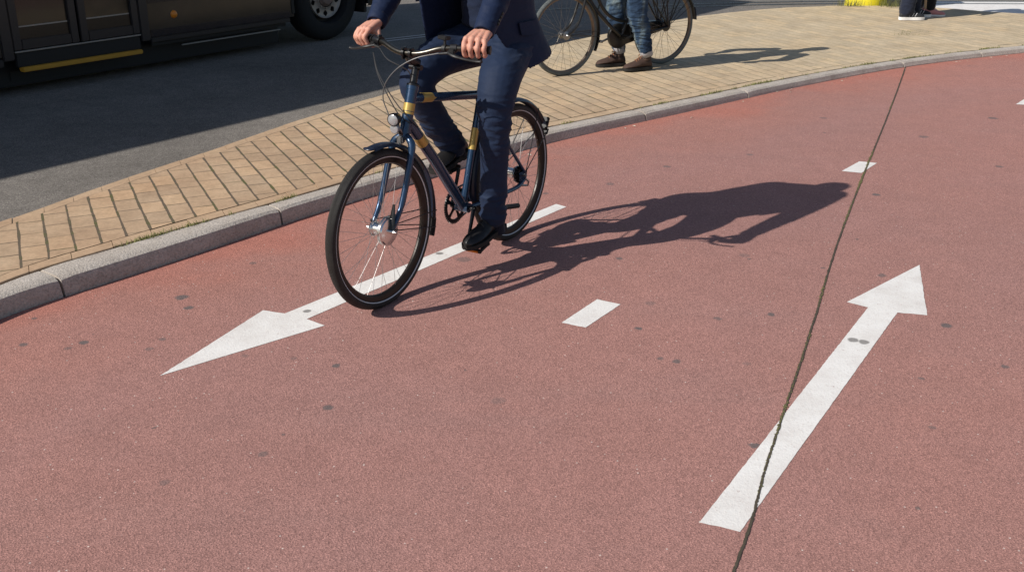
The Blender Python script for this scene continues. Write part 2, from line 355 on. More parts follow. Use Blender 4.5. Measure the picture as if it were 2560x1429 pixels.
def remesh(mb,voxel,smooth=4,disp=None,name='m',decim=None):
    """fuse overlapping tubes and balls to one continuous skin"""
    me=mb.mesh(name); bm=bmesh.new(); bm.from_mesh(me); bmesh.ops.recalc_face_normals(bm,faces=bm.faces); bm.to_mesh(me); bm.free()
    o=bpy.data.objects.new('tmp',me); COL.objects.link(o)
    a=o.modifiers.new('r','REMESH'); a.mode='VOXEL'; a.voxel_size=voxel
    b=o.modifiers.new('s','SMOOTH'); b.factor=.5; b.iterations=smooth
    dg=bpy.context.evaluated_depsgraph_get(); r=bpy.data.meshes.new_from_object(o.evaluated_get(dg))
    bpy.data.objects.remove(o); bpy.data.meshes.remove(me); r.name=name
    if disp:
        ns=[v.normal.copy() for v in r.vertices]
        for v,nv in zip(r.vertices,ns):
            v.co=v.co+nv*disp(v.co)
        r.update()
    return r
def folds(sc,amp,seed=0,sharp=1.6):
    o=V((seed*3.7,seed*1.3,seed*7.1))
    def f(p):
        wq=V((p.x*sc[0],p.y*sc[1],p.z*sc[2]))+o
        wq+=noise.noise_vector(wq*.45)*.8
        a=1-abs(noise.noise(wq)); b=1-abs(noise.noise(wq*2.1+o))
        return amp*((a**sharp-.55)*1.2+.45*(b**2-.5))
    return f

# ------------------------------------------------------------------ ground, road, path, kerb, paving
BACK=[(-2.60,3.45,.095),(-2.42,3.92,.095),(-2.275,4.285,.095),(-2.136,4.531,.095),(-1.985,4.715,.095),(-1.831,4.905,.095),(-1.684,5.085,.095),(-1.574,5.21,.095),(-1.398,5.42,.094),(-1.235,5.617,.092),(-.88,6.067,.087),(-.463,6.58,.082),(-.036,7.09,.077),(.26,7.39,.075),(1.36,8.385,.066),(2.591,9.455,.058),(3.831,10.355,.055),(5.369,11.183,.055),(7.6,12.1,.055),(10.5,12.9,.055),(14,13.5,.055)]
BASE=[(-2.53,3.30),(-2.36,3.77),(-2.206,4.12),(-2.061,4.335),(-1.896,4.54),(-1.703,4.787),(-1.48,5.082),(-1.345,5.27),(-1.08,5.622),(-.679,6.113),(.235,7.18),(1.33,8.17),(2.552,9.25),(3.805,10.20),(5.336,11.03),(7.6,11.95),(10.5,12.75),(14,13.35)]
FAR=[(-3.05,4.3),(-2.86,4.75),(-2.667,5.215),(-2.518,5.534),(-2.373,5.884),(-1.986,6.659),(-1.533,7.604),(-.997,8.577),(-.332,9.777),(.5,11.117),(1.465,12.303),(2.262,13.187),(3.305,13.945),(4.503,14.281),(5.463,14.069),(6.012,13.686),(6.5,13.42),(7.6,12.95),(10.5,13.3),(14,13.7)]
def resamp(pts,step=None,n=None):
    P=spline(pts,24); L=[0]
    for a,b in zip(P,P[1:]): L.append(L[-1]+math.dist(a[:2],b[:2]))
    n=n or int(L[-1]/step); out=[]; j=0
    for k in range(n+1):
        t=L[-1]*k/n
        while j<len(L)-2 and L[j+1]<t: j+=1
        u=(t-L[j])/max(1e-9,L[j+1]-L[j]); out.append(tuple(a+(b-a)*u for a,b in zip(P[j],P[j+1])))
    return out
g=MB(); g.add([(-300,-300,-.03),(300,-300,-.03),(300,300,-.03),(-300,300,-.03)],[(0,1,2,3)])
tag(build(g,'ground',M['asphalt'],smooth=False),kind='structure')
kb=resamp(BASE,n=260)
# road sheet behind the kerb line
rd=MB(); n=len(kb)
rd.add([(x,y,0) for x,y in kb]+[(-60,-20,0),(-60,120,0),(80,120,0),(80,20,0)],[tuple(range(n-1,-1,-1))+(n,n+1,n+2,n+3)])
tag(build(rd,'road',M['asphalt'],smooth=False),kind='structure')
# red cycle path: a strip that follows the kerb
def offs(P,i):
    a=V(P[max(0,i-1)][:2]); b=V(P[min(len(P)-1,i+1)][:2]); d=(b-a).normalized(); return V((d.y,-d.x))
cols=[0,.05,.12,.22,.35,.5,.7,1,1.4,1.9,2.5,3.2,4,5,6.2,7.4]
ps=MB(); dist=[]
kx=resamp([(-4.9,-2.5),(-3.9,.2),(-3.1,2.1)]+BASE,n=200)
OUT=resamp([(-3,-9),(6,-9),(16,-6),(24,0),(26,8),(26,13)],n=200)
for i,pk in enumerate(kx):
    a=V(pk[:2]); b_=V(OUT[i][:2]); L_=(b_-a).length
    for c in cols:
        c2=c if c<7.4 else L_
        q=a+(b_-a)*(c2/L_); ps.v.append((q.x,q.y,.0)); dist.append(abs((q-a).dot(offs(kx,i))))
m=len(cols)
ps.f=[(i*m+k,i*m+k+1,(i+1)*m+k+1,(i+1)*m+k) for i in range(len(kx)-1) for k in range(m-1)]
me=ps.mesh('cycle_path'); at=me.attributes.new('dist','FLOAT','POINT')
for i,d in enumerate(dist): at.data[i].value=min(1,d/1.25)
me.materials.append(M['red']); po=link('cycle_path',me); po.location=(0,0,.004); tag(po,kind='structure')
# kerb stones
bk=resamp(BACK,n=1200); bs=resamp(BASE,n=1200)
def near(P,q): return min(P,key=lambda z:(z[0]-q[0])**2+(z[1]-q[1])**2)
kb_m=MB(); joints=[]; acc=0; stones=[]; cur=[]
JO=[(-2.107,4.5),(-1.44,5.53),(.13,7.25),(.95,8.0),(1.9,8.85),(3.72,10.25),(4.75,10.85)]
bsub=bs[::4]
for q in bsub: cur.append(q)
def jidx(q): return min(range(len(bsub)),key=lambda i:math.dist(bsub[i],q))
cuts=sorted(jidx(q) for q in JO); cuts=[0]+cuts+list(range(cuts[-1]+24,len(bsub),24)); cuts=[c for i,c in enumerate(cuts)]
for a,b in zip(cuts,cuts[1:]+[len(bsub)-1]):
    if b-a<2: continue
    prof=[]; idx=list(range(a,b+1))
    for j,i in enumerate(idx):
        q=V(bsub[i]); p3=near(bk,q); p=V(p3[:2]); h=p3[2]; nn=offs(bsub,i); nrm=-nn
        t=0
        if j==0: q=q.lerp(V(bsub[i+1]),.10); p=p.lerp(V(near(bk,bsub[i+1])[:2]),.10)
        if j==len(idx)-1: q=q.lerp(V(bsub[i-1]),.10); p=p.lerp(V(near(bk,bsub[i-1])[:2]),.10)
        wd=p-q; e=1-.006*0; jit=noise.noise(V((q.x*3,q.y*3,0)))*.003
        sh=.006 if j in(0,len(idx)-1) else 0
        sec=[(0,-.02),(.01,.012),(.07,h-.030-sh),(.12,h-.012-sh),(.26,h-.001+jit-sh*.6),(.55,h+.002+jit-sh*.3),(.94,h+.001+jit-sh*.3),(1.0,h-.006-sh*.3),(1.0,-.02)]
        prof.append([(q+wd*s_).to_3d()+V((0,0,z)) for s_,z in sec])
    m=len(prof[0]); vs=[x for r_ in prof for x in r_]; L=len(prof)
    fs=[(i*m+k,i*m+k+1,(i+1)*m+k+1,(i+1)*m+k) for i in range(L-1) for k in range(m-1)]+[tuple(range(m)),tuple((L-1)*m+k for k in range(m-1,-1,-1))]
    kb_m.add(vs,fs)
tag(build(kb_m,'kerb',M['kerb'],angle=24),kind='structure')
# paving island: rows from the kerb back to the far edge
NB=resamp(BACK,n=150); NF=resamp(FAR,n=150)
def fpair(n_):
    """match the two borders by direction so that rows run across"""
    out=[]
    for k in range(n_+1):
        t=k/n_; i=t*(len(NB)-1); a=NB[int(i)]; j=int(t*(len(NF)-1)); out.append((a,NF[j]))
    return out
pv=MB(); pe=MB(); opn=[]; W=14; prs=fpair(150); EDGE=.105
def lerp3(a,b,t): return tuple(x+(y-x)*t for x,y in zip(a,b))
rows=[]
for a,b in prs:
    A=V((a[0],a[1],a[2]-.004)); B=V((b[0],b[1],.088)); d=(B-A).to_2d().length
    e1=min(.3,(.03)/max(.1,d)); e2=min(.45,(.03+EDGE)/max(.1,d)); e3=max(.55,1-(EDGE+.02)/max(.1,d))
    rows.append([A.lerp(B,t) for t in (0,e1,e2,e3,1)])
for r_ in rows:
    for k in range(W+1):
        q=r_[2].lerp(r_[3],k/W); z=q.z+.003*noise.noise(V((q.x*1.3,q.y*1.3,0))); pv.v.append((q.x,q.y,z)); opn.append(max(0,min(1,1.15-(q.y-6.3)*.28)))
m=W+1; pv.f=[(i*m+k,i*m+k+1,(i+1)*m+k+1,(i+1)*m+k) for i in range(len(rows)-1) for k in range(W)]
me=pv.mesh('pavement'); at=me.attributes.new('open','FLOAT','POINT')
for i,d in enumerate(opn): at.data[i].value=d
me.materials.append(M['paver']); pvo=link('pavement',me); tag(pvo,kind='structure')
# soil bed under the paving shows in the joint behind the kerb and between border rows
sb=MB(); sb.v=[]; L=len(rows)
for r_ in rows: sb.v+=[tuple(r_[0]-V((0,0,.016))),tuple(r_[4]-V((0,0,.016))),tuple(V((r_[4].x,r_[4].y,-.02)))]
sb.f=[(i*3+k,i*3+k+1,(i+1)*3+k+1,(i+1)*3+k) for i in range(L-1) for k in (0,1)]
tag(build(sb,'joint_soil',M['soil'],smooth=False),kind='structure')
# border rows of stretcher bricks
def border(k0,k1,length):
    b=MB(); c1=[r_[k0] for r_ in rows]; c2=[r_[k1] for r_ in rows]
    c1=resamp([tuple(c1[i]) for i in range(0,len(c1),2)],n=1500); c2=resamp([tuple(c2[i]) for i in range(0,len(c2),2)],n=1500)
    P=c1; L=0; s0=0
    i=0
    while i<len(P)-1:
        j=i; l=0
        while j<len(P)-1 and l<length: l+=math.dist(P[j][:2],P[j+1][:2]); j+=1
        qs=[]
        for t in (0,.33,.66,1):
            ii=min(len(P)-1,int(i+(j-i)*t)); a=V(P[ii]); c=V(c2[ii]); qs.append((a.lerp(c,.035),a.lerp(c,.965)))
        dirv=(qs[-1][0]-qs[0][0]).normalized()*.0016
        qs[0]=(qs[0][0]+dirv,qs[0][1]+dirv); qs[-1]=(qs[-1][0]-dirv,qs[-1][1]-dirv)
        dz=random.uniform(-.002,.0025); vs=[]
        for a,c in qs: vs+=[a+V((0,0,dz-.02)),a+V((0,0,dz-.003)),a.lerp(c,.04)+V((0,0,dz)),c.lerp(a,.04)+V((0,0,dz)),c+V((0,0,dz-.003)),c+V((0,0,dz-.02))]
        fs=[(r0*6+k,r0*6+k+1,r0*6+7+k,r0*6+6+k) for r0 in range(3) for k in range(5)]+[tuple(range(6)),tuple(range(23,17,-1))]
        b.add(vs,fs); i=j
    return b
tag(build(border(1,2,.205),'kerb_side_edging',M['paver_edge'],angle=30),kind='structure')
tag(build(border(3,4,.205),'road_side_edging',M['paver_edge'],angle=30),kind='structure')

def strip(pts,wd,z,jit=0,seed=0):
    b=MB(); P=resamp(pts,step=.02); L=len(P)
    for i,q in enumerate(P):
        nn=offs(P,i); a=wd*(1+jit*noise.noise(V((i*.13,seed,0)))+jit*.6*noise.noise(V((i*.5,seed+5,0))))/2
        c=V(q[:2])+nn*(.0028*noise.noise(V((i*.08,seed+9,0))))
        b.v+= [tuple((c-nn*a).to_3d()+V((0,0,z))),tuple((c+nn*a).to_3d()+V((0,0,z)))]
    b.f=[(2*i,2*i+1,2*i+3,2*i+2) for i in range(L-1)]; return b
SEAM=[(3.81,10.24),(3.30,9.0),(2.80,7.8),(2.324,6.673),(1.95,5.78),(1.581,4.875),(1.264,4.053),(.97,3.319),(.82,2.94),(.715,2.653),(.613,2.406),(.45,2.02),(.25,1.5)]
sm_=MB(); sq=resamp(SEAM,step=.006)
for i,q in enumerate(sq):
    nn=offs(sq,i); c=V(q[:2])+nn*.003*noise.noise(V((i*.02,12,0)))
    a=.0042*(1+.55*noise.noise(V((i*.11,3,0)))+.8*noise.noise(V((i*.6,7,0)))); b=.0042*(1+.55*noise.noise(V((i*.13,23,0)))+.8*noise.noise(V((i*.55,27,0))))
    far=1+max(0,(q[1]-5))*.06
    sm_.v+=[tuple((c-nn*max(.0012,a)*far).to_3d()+V((0,0,.0066))),tuple((c+nn*max(.0012,b)*far).to_3d()+V((0,0,.0066)))]
sm_.f=[(2*i,2*i+1,2*i+3,2*i+2) for i in range(len(sq)-1)]
tag(build(sm_,'path_seam',M['seam'],smooth=False),kind='structure')
# moss cushions along the seam and tufts in the kerb joint
ms=MB()
sp=resamp(SEAM,step=.008)
for i,q in enumerate(sp):
    if q[1]>9.5: continue
    dn=noise.noise(V((q[1]*2.2,3.3,0)))
    if dn>.05 and random.random()<.55+dn:
        nn=offs(sp,i); r=random.uniform(.0016,.0042)*(1 if q[1]<6 else 1.3)*(1.45 if dn>.3 else 1)
        c=V(q[:2])+nn*random.uniform(-.005,.005); ms.ball((c.x,c.y,.0068),(r,r*.9,r*.4),6,4)
tag(build(ms,'seam_moss',M['moss']),kind='stuff')
gr=MB()
def blade(c,h,lean,a):
    d=V((math.cos(a),math.sin(a),0)); s_=V((-d.y,d.x,0))*.0022
    p0=V(c); p1=p0+d*lean*.4+V((0,0,h*.6)); p2=p0+d*lean+V((0,0,h))
    gr.add([p0-s_,p0+s_,p1+s_*.8,p1-s_*.8,p2],[(0,1,2,3),(3,2,4)])
for i,q in enumerate(resamp(BACK,step=.006)):
    if not(-2.7<q[0]<5.5): continue
    dn=noise.noise(V((q[0]*2.6,q[1]*2.6,4)))+.55*noise.noise(V((q[0]*9,q[1]*9,2)))
    if dn>.08:
        for k in range(5 if dn>.3 else 2):
            nx=random.uniform(-.012,.016); blade((q[0]-.5*nx,q[1]+nx,q[2]-.012),random.uniform(.014,.036),random.uniform(.008,.035),random.uniform(0,6.28))
# weeds standing in the open joints of the paving nose
e1_=V((math.cos(R(65)),-math.sin(R(65)))); e2_=V((math.sin(R(65)),math.cos(R(65))))
for r_ in rows:
    if r_[2].y>7.6 or r_[2].x<-2.7: continue
    for t in range(26):
        q=r_[2].lerp(r_[3],random.random()); yy=q.to_2d().dot(e2_); k=round((yy+.0086)/.1225); sh_=k*.1225-.0086-yy
        p=q.to_2d()+e2_*sh_
        if noise.noise(V((p.x*2.5,p.y*2.5,1)))>.18: blade((p.x+random.uniform(-.004,.004),p.y+random.uniform(-.004,.004),q.z-.004),random.uniform(.004,.011),random.uniform(.003,.010),random.uniform(0,6.28))
for c0,nb,sp_,hh in (((4.46,14.2,.085),120,.10,.14),((4.98,14.16,.085),110,.11,.13),((4.35,11.9,.06),50,.10,.02),((4.5,12.1,.06),50,.10,.02)):
    for k in range(nb):
        blade((c0[0]+random.gauss(0,sp_),c0[1]+random.gauss(0,sp_*.5),c0[2]),random.uniform(.4,1)*hh,random.uniform(.01,.05),random.uniform(0,6.28))
tag(build(gr,'joint_grass',M['grass'],smooth=False),kind='stuff')
# crumbs and dry leaf bits lying along the kerb
lf=MB()
for k in range(46):
    q=random.choice(bs[260:900]); nn=offs(bs,min(len(bs)-2,bs.index(q))); c=V(q[:2])+nn*abs(random.gauss(.03,.09)); a=random.uniform(0,6.28); s_=random.uniform(.006,.02)
    d=V((math.cos(a),math.sin(a),0))*s_; e=V((-d.y,d.x,0))*.4; p=V((c.x,c.y,.008))
    lf.add([p-d,p+e+V((0,0,.004)),p+d,p-e+V((0,0,.002))],[(0,1,2,3)])
tag(build(lf,'leaf_litter',M['leaf'],smooth=False),kind='stuff')

# ------------------------------------------------------------------ painted marks
def marking(poly,name,label,group,cat='road marking',z=.0054,step=.015):
    b=[]
    for (x0,y0),(x1,y1) in zip(poly,poly[1:]+poly[:1]):
        L=math.dist((x0,y0),(x1,y1)); k=max(1,int(L/step))
        for i in range(k):
            t=i/k; x=x0+(x1-x0)*t; y=y0+(y1-y0)*t; 
            j=.0035*noise.noise(V((x*40,y*40,1)))+.0025*noise.noise(V((x*150,y*150,2))); b.append((x+j*(1 if i else 0),y+j*.7*(1 if i else 0)))
    c=V((sum(q[0] for q in poly)/len(poly),sum(q[1] for q in poly)/len(poly)))
    mb=MB(); mb.add([(x-c.x,y-c.y,0) for x,y in b],[tuple(range(len(b)))])
    bm=bmesh.new(); me=mb.mesh(name); bm.from_mesh(me); bmesh.ops.triangulate(bm,faces=bm.faces); bmesh.ops.recalc_face_normals(bm,faces=bm.faces)
    for f in bm.faces:
        if f.normal.z<0: f.normal_flip()
    bm.to_mesh(me); bm.free(); me.materials.append(M['white']); o=link(name,me); o.location=(c.x,c.y,z); return tag(o,label,cat,group)
# markings take world position through their material so that the gum spots sit right
def world_coords(mat):
    t=mat.node_tree
    geo=t.nodes.new('ShaderNodeNewGeometry')
    for l in list(t.links):
        if l.from_node.type=='TEX_COORD': t.links.new(geo.outputs['Position'],l.to_socket)
world_coords(M['white'])
marking([(-1.343,3.599),(-1.089,4.235),(-.987,4.199),(.253,5.787),(.310,5.735),(-.881,4.139),(-.792,4.071)],'painted_arrow','long white painted arrow under the bicycle, pointing to the lower left','arrows painted on the cycle path')
marking([(.555,2.636),(1.568,4.268),(1.492,4.328),(1.984,4.797),(1.796,4.18),(1.677,4.21),(.666,2.588)],'painted_arrow','wide white painted arrow crossed by the mossy seam, pointing up right','arrows painted on the cycle path')
gp='dashes of the cycle path centre line'
marking([(.211,4.1),(.31,4.05),(.481,4.301),(.382,4.361)],'lane_dash','short white dash right of the front wheel, nearest of the centre line',gp)
marking([(2.098,6.49),(2.209,6.443),(2.385,6.683),(2.282,6.723)],'lane_dash','short white dash crossed by the seam beyond the shadow of the rider',gp)
marking([(4.10,8.50),(4.22,8.46),(4.40,8.70),(4.29,8.74)],'lane_dash','farthest white dash, cut by the right edge of the photo',gp)
for i,(a,b_,lb) in enumerate(((5.77,6.72,'wide white crossing stripe behind the walking people'),(7.15,8.1,'white crossing stripe at the right edge behind the people'))):
    pass
marking([(5.60,14.35),(5.95,13.95),(6.35,13.6),(6.75,13.42),(7.9,13.2),(9.6,14.2),(9.2,15.4),(5.9,15.45)],'crossing_stripe','broad white painted area on the road behind the two walkers','', z=.004)
def rails(pts,name,label,grp):
    o=build(strip(pts,.06,.005,0,1),name,M['rail'],smooth=False); tag(o,label,'tram rail',grp)
    o2=build(strip(pts,.03,.009,0,1),'groove',M['raildk'],o,smooth=False); return o
rails([(.1,14.45),(.322,14.504),(.88,14.69),(1.378,14.84),(1.862,14.98),(2.442,15.15),(3.754,15.38),(4.692,15.46),(7.281,15.42),(20,14.8)],'tram_rail','dark steel tram rail in the sunlit road beyond the paving, farther one','tram rails set in the road')
rails([(1.4,14.52),(2.077,14.76),(2.73,14.92),(3.679,15.09),(4.723,15.18),(7.3,15.14),(20,14.5)],'tram_rail','dark steel tram rail in the sunlit road beyond the paving, nearer one','tram rails set in the road')
def lane_line(pts,wd,label):
    P=resamp(pts,step=.1); o=build(strip(pts,wd,.004,.25,2),'lane_line',M['white'],smooth=False); return tag(o,label,'road marking','thin painted lines in the shadow of the bus')
lane_line([(-1.70,11.73),(-1.533,11.868),(-1.01,12.283),(-.2,12.95)],.036,'upper of two thin white lines on the shaded road behind the rider')
lane_line([(-1.394,11.811),(-.998,12.132),(-.1,12.86)],.036,'lower of two thin white lines on the shaded road behind the rider')

# ------------------------------------------------------------------ bicycles
def circle_pts(c,r,n=72): return [V(c)+V((r*math.cos(2*PI*k/n),0,r*math.sin(2*PI*k/n))) for k in range(n)]
def torus(mb,c,Rm,ra,rb=None,n=96,m=16,twist=None):
    """ring in the XZ plane; ra radial, rb sideways radius; returns lists for tread attributes"""
    rb=rb or ra; c=V(c); vs=[]; ang=[]; lat=[]
    for k in range(n):
        t=2*PI*k/n
        for j in range(m):
            p=2*PI*j/m; rr=Rm+ra*math.cos(p); y=rb*math.sin(p)
            vs.append(c+V((rr*math.cos(t),y,rr*math.sin(t)))); ang.append(k/n); lat.append(y)
    mb.add(vs,[(k*m+j,k*m+(j+1)%m,((k+1)%n)*m+(j+1)%m,((k+1)%n)*m+j) for k in range(n) for j in range(m)]); return ang,lat
def wheel(parent,c,Ro,tr,mt,mr,msp,hubfn,rd=1.0,nsp=36,stripe=True,hw=.032,rs=None,hr=.022,sw=.0009,seed=0):
    c=V(c); mb=MB(); ang,lat=torus(mb,c,Ro-tr,tr,tr*1.0)
    me=mb.mesh('wheel'); a1=me.attributes.new('ang','FLOAT','POINT'); a2=me.attributes.new('lat','FLOAT','POINT')
    n=96
    for i,(p,q) in enumerate(zip(ang,lat)): a1.data[i].value=min(p,1-p)*2; a2.data[i].value=abs(q)*20
    me.materials.append(mt)
    for p in me.polygons: p.use_smooth=True
    wh=link('wheel',me,parent)
    rr=Ro-2*tr
    rm=MB(); rm.lathe([(rr+.012,-.0125),(rr+.014,-.0155),(rr+.002,-.0155),(rr-.014*rd,-.0115),(rr-.020*rd,-.004),(rr-.020*rd,.004),(rr-.014*rd,.0115),(rr+.002,.0155),(rr+.014,.0155),(rr+.012,.0125)],c,(0,1,0),96,True)
    build(rm,'rim',mr,wh)
    if stripe:
        for sg in (-1,1):
            st=MB(); r0=Ro-tr; st.lathe([(r0-tr*.40,sg*(tr*.925+.0009)),(r0-tr*.56,sg*(tr*.84+.0009)),(r0-tr*.56,sg*(tr*.80)),(r0-tr*.40,sg*(tr*.86))],c,(0,1,0),96,True)
            build(st,'reflective_stripe',M['reflect'],wh)
    sp=MB()
    for k in range(nsp):
        t=2*PI*(k+.5)/nsp; sg=1 if k%2 else -1; tw=(1 if (k//2)%2 else -1)*R(62)
        a=c+V((hr*math.cos(t+tw),sg*hw,hr*math.sin(t+tw))); b=c+V(((rr-.012)*math.cos(t),sg*.003,(rr-.012)*math.sin(t)))
        sp.tube([a,b],sw,5)
    build(sp,'spokes',msp,wh)
    hubfn(wh,c); return wh

YAW=4.16; BR0=(-.01255,5.1989,0)
def rider_bicycle():
    B=tag(empty('bicycle',BR0,YAW),'navy blue city bicycle with gold bands ridden by the man in the suit','bicycle')
    RC=V((-.012,0,.352)); FC=V((1.05,0,.352)); BB=V((.425,0,.288)); HT=V((.792,0,.925)); HB=V((.858,0,.740)); ax=(HB-HT).normalized()
    ST=V((.247,0,.835))
    fr=MB()
    fr.tube([HT,HB],.0245,20); fr.tube([HT-ax*.004,HT+ax*.012],.027,20); fr.tube([HB-ax*.012,HB+ax*.004],.027,20)
    fr.tube([HT.lerp(HB,.25),V((.258,0,.800))],.0205,18)
    fr.tube([HT.lerp(HB,.72),V((.66,0,.585)),BB],[.0245,.0255,.026],20)
    fr.tube([ST,BB],.0175,18); fr.tube([BB+V((0,-.036,0)),BB+V((0,.036,0))],.024,18)
    for s in (-1,1):
        fr.tube(spline([BB+V((-.02,s*.028,-.002)),(.28,s*.045,.288),(.12,s*.058,.292),(.02,s*.066,.300),(-.038,s*.068,.330)],6),.0112,10)
        fr.tube(spline([(.262,s*.018,.775),(.20,s*.035,.69),(.10,s*.052,.535),(-.015,s*.066,.385),(-.042,s*.068,.352),(-.036,s*.068,.327)],6),.0088,10)
        fr.box((-.012,s*.068,.345),(.05,.006,.045),bev=.002)
    build(fr,'frame',M['blue'],B)
    gd=MB()
    for t0,t1 in ((.36,.53),(.545,.60)): gd.tube([HT.lerp(HB,t0),HT.lerp(HB,t1)],.0252,24)
    build(gd,'gold_band',M['gold'],B); gd=MB()
    gd.tube([ST.lerp(BB,.34),ST.lerp(BB,.52)],.0182,20); build(gd,'gold_band',M['gold'],B); gd=MB()
    a,b=HT.lerp(HB,.25),V((.258,0,.800)); gd.tube([a.lerp(b,.13),a.lerp(b,.23),a.lerp(b,.27)],[.0212,.0212,.0206],20)
    # pointed ends of the bands
    for s in (-1,1):
        p0=a.lerp(b,.23)+V((0,s*.0212,0)); p1=a.lerp(b,.30)+V((0,s*.021,0)); u=V((0,0,.013))
        gd.add([p0+u,p0-u,p1],[(0,1,2)])
    build(gd,'gold_band',M['gold'],B); gd=MB()
    a,b=HT.lerp(HB,.72),V((.66,0,.585)); gd.tube([a.lerp(b,.42),a.lerp(b,.62)],[.0259,.0262],20)
    build(gd,'gold_band',M['gold'],B)
    fk=MB()
    fk.tube([HB,HB+ax*.03],.022,16)
    for s in (-1,1):
        fk.tube(spline([HB+ax*.012+V((0,s*.006,0)),HB+ax*.03+V((.004,s*.036,0)),HB+ax*.062+V((.002,s*.052,0)),HB+ax*.16+V((.006,s*.057,0)),HB+ax*.30+V((.014,s*.058,0)),V((1.022,s*.056,.385)),V((1.05,s*.056,.352))],6),[.016]*7+[.0165]*6+[.0155]*6+[.014]*6+[.012]*6+[.010]*6,14)
    build(fk,'fork',M['blue'],B)
    sm=MB(); CL=V((.815,0,1.072))
    sm.tube([HT-ax*-.002,HT-ax*.012],.0265,20); sm.tube([HT-ax*.012,HT-ax*.018,HT-ax*.05,HT-ax*.085],[.022,.0165,.016,.017],18)
    sm.tube([HT-ax*.075,HT-ax*.105,CL+V((-.012,0,-.03)),CL+V((-.004,0,-.012))],[.018,.0205,.0185,.018],16)
    sm.tube([HT-ax*.085+V((0,-.03,0)),HT-ax*.085+V((0,.03,0))],.012,12)
    for s in (-1,1):
        sm.tube([CL+V((0,s*.012,0)),CL+V((0,s*.024,0))],.021,18)
        for z in (-.019,.019): sm.tube([CL+V((-.012,s*.018,z*1.05)),CL+V((.02,s*.018,z*1.05))],.0055,10)
    build(sm,'stem',M['black'],B)
    hbp=[V((.712,.345,1.098)),V((.735,.28,1.101)),V((.764,.20,1.102)),V((.785,.145,1.098)),V((.803,.09,1.082)),V((.813,.045,1.073)),CL]
    hbp=hbp+[V((p.x,-p.y,p.z)) for p in hbp[-2::-1]]
    hb=MB(); hb.tube(spline(hbp,6),.0125,14); build(hb,'handlebar',M['gun'],B)
    for s in (-1,1):
        gp_=MB(); A=V((.752,s*.232,1.102)); E_=V((.710,s*.349,1.098)); d=(E_-A)
        pr=[(0,.0185),(.04,.0185),(.05,.0165),(.2,.0158),(.5,.0168),(.8,.016),(.93,.017),(.96,.0195),(1,.0185)]
        gp_.tube([A+d*t for t,_ in pr],[r for _,r in pr],18); build(gp_,'grip',M['blackmat'],B)
        lv=MB(); P=V((.764,s*.20,1.102))
        lv.tube([P+V((.006,-s*.012,0)),P+V((-.005,s*.012,0))],.0175,14); lv.box(P+V((.022,s*.004,-.012)),(.03,.03,.022),Matrix.Rotation(s*.35,4,'Z'),bev=.005)
        lv.tube(spline([P+V((.03,-s*.006,-.014)),P+V((.045,s*.03,-.022)),P+V((.038,s*.075,-.032)),P+V((.02,s*.12,-.04)),P+V((.014,s*.145,-.04))],5),[(.0095,.007)]*8+[(.0075,.0055)]*12+[(.0095,.007)],8)
        lv.tube([P+V((.034,-s*.008,-.016)),P+V((.046,-s*.045,-.02))],[.006,.0042],8)
        build(lv,'brake_lever',M['blackmat'],B)
        lb=MB(); lb.ball(P+V((.014,s*.145,-.04)),.0075,10,8); build(lb,'lever_tip',M['black'],B)
    bm_=MB(); P=V((.778,.165,1.10)); bm_.tube([P+V((0,-.008,0)),P+V((0,.008,0))],.017,14); bm_.tube([P+V((0,0,.012)),P+V((-.002,0,.036))],.006,8)
    bm_.box(P+V((-.002,-.004,.044)),(.03,.062,.016),Matrix.Rotation(-.35,4,'Z'),bev=.004); build(bm_,'bell_mount',M['blackmat'],B)
    # twist shifter ring at the right grip
    tw=MB(); P=V((.770,-.185,1.102)); tw.tube([P+V((.004,.012,0)),P,P+V((-.006,-.03,0))],[.019,.022,.021],16); tw.ball(P+V((0,0,.021)),(.014,.012,.007)); tw.tube([P+V((.01,.0,-.012)),P+V((.03,.012,-.02))],.006,8); build(tw,'gear_shifter',M['black'],B)
    cbl=[[(.806,.152,1.083),(.838,.06,1.060),(.862,-.02,1.015),(.880,-.075,.95),(.885,-.09,.885),(.885,-.07,.83),(.892,-.035,.775),(.885,-.01,.75)],
         [(.812,-.155,1.080),(.845,-.09,1.045),(.838,-.03,1.02),(.822,.0,1.0),(.81,.012,.97)],
         [(.800,-.20,1.052),(.838,-.15,.985),(.858,-.085,.915),(.862,-.03,.855),(.862,.01,.82),(.852,.03,.795),(.80,.028,.755)],
         [(.795,-.205,1.055),(.842,-.148,.975),(.868,-.075,.89),(.872,-.025,.825),(.868,.005,.80),(.85,.03,.78)]]
    for i,pt in enumerate(cbl):
        c_=MB(); c_.tube(spline(pt,8),.0026,8); build(c_,'brake_cable',M['cablegrey'] if i<1 else M['cable'],B)  # first cable is silver-grey, the others black
    hl=MB(); LC=V((.925,-.004,.808)); f=V((1,.10,-.06)).normalized()
    hl.lathe([(.0,-.040),(.012,-.038),(.022,-.028),(.0275,-.008),(.029,.006),(.0275,.010),(.025,.010),(.0,.006)],LC,f,28)
    hl.tube([LC-f*.02,LC+V((-.03,0,-.05)),HB+V((.024,0,-.005))],[.009,.007,.009],8)
    h_=build(hl,'headlight',M['black'],B); ln=MB(); ln.lathe([(.0,.0155),(.012,.0145),(.022,.0115),(.0255,.0085)],LC,f,28); build(ln,'lens',M['lens'],h_)
    rf=MB(); RFc=V((.922,-.004,.768)); rf.lathe([(0,-.016),(.018,-.014),(.0205,0),(.0205,.006),(.018,.0085),(0,.0095)],RFc,f,24); build(rf,'front_reflector',M['lens'],B)
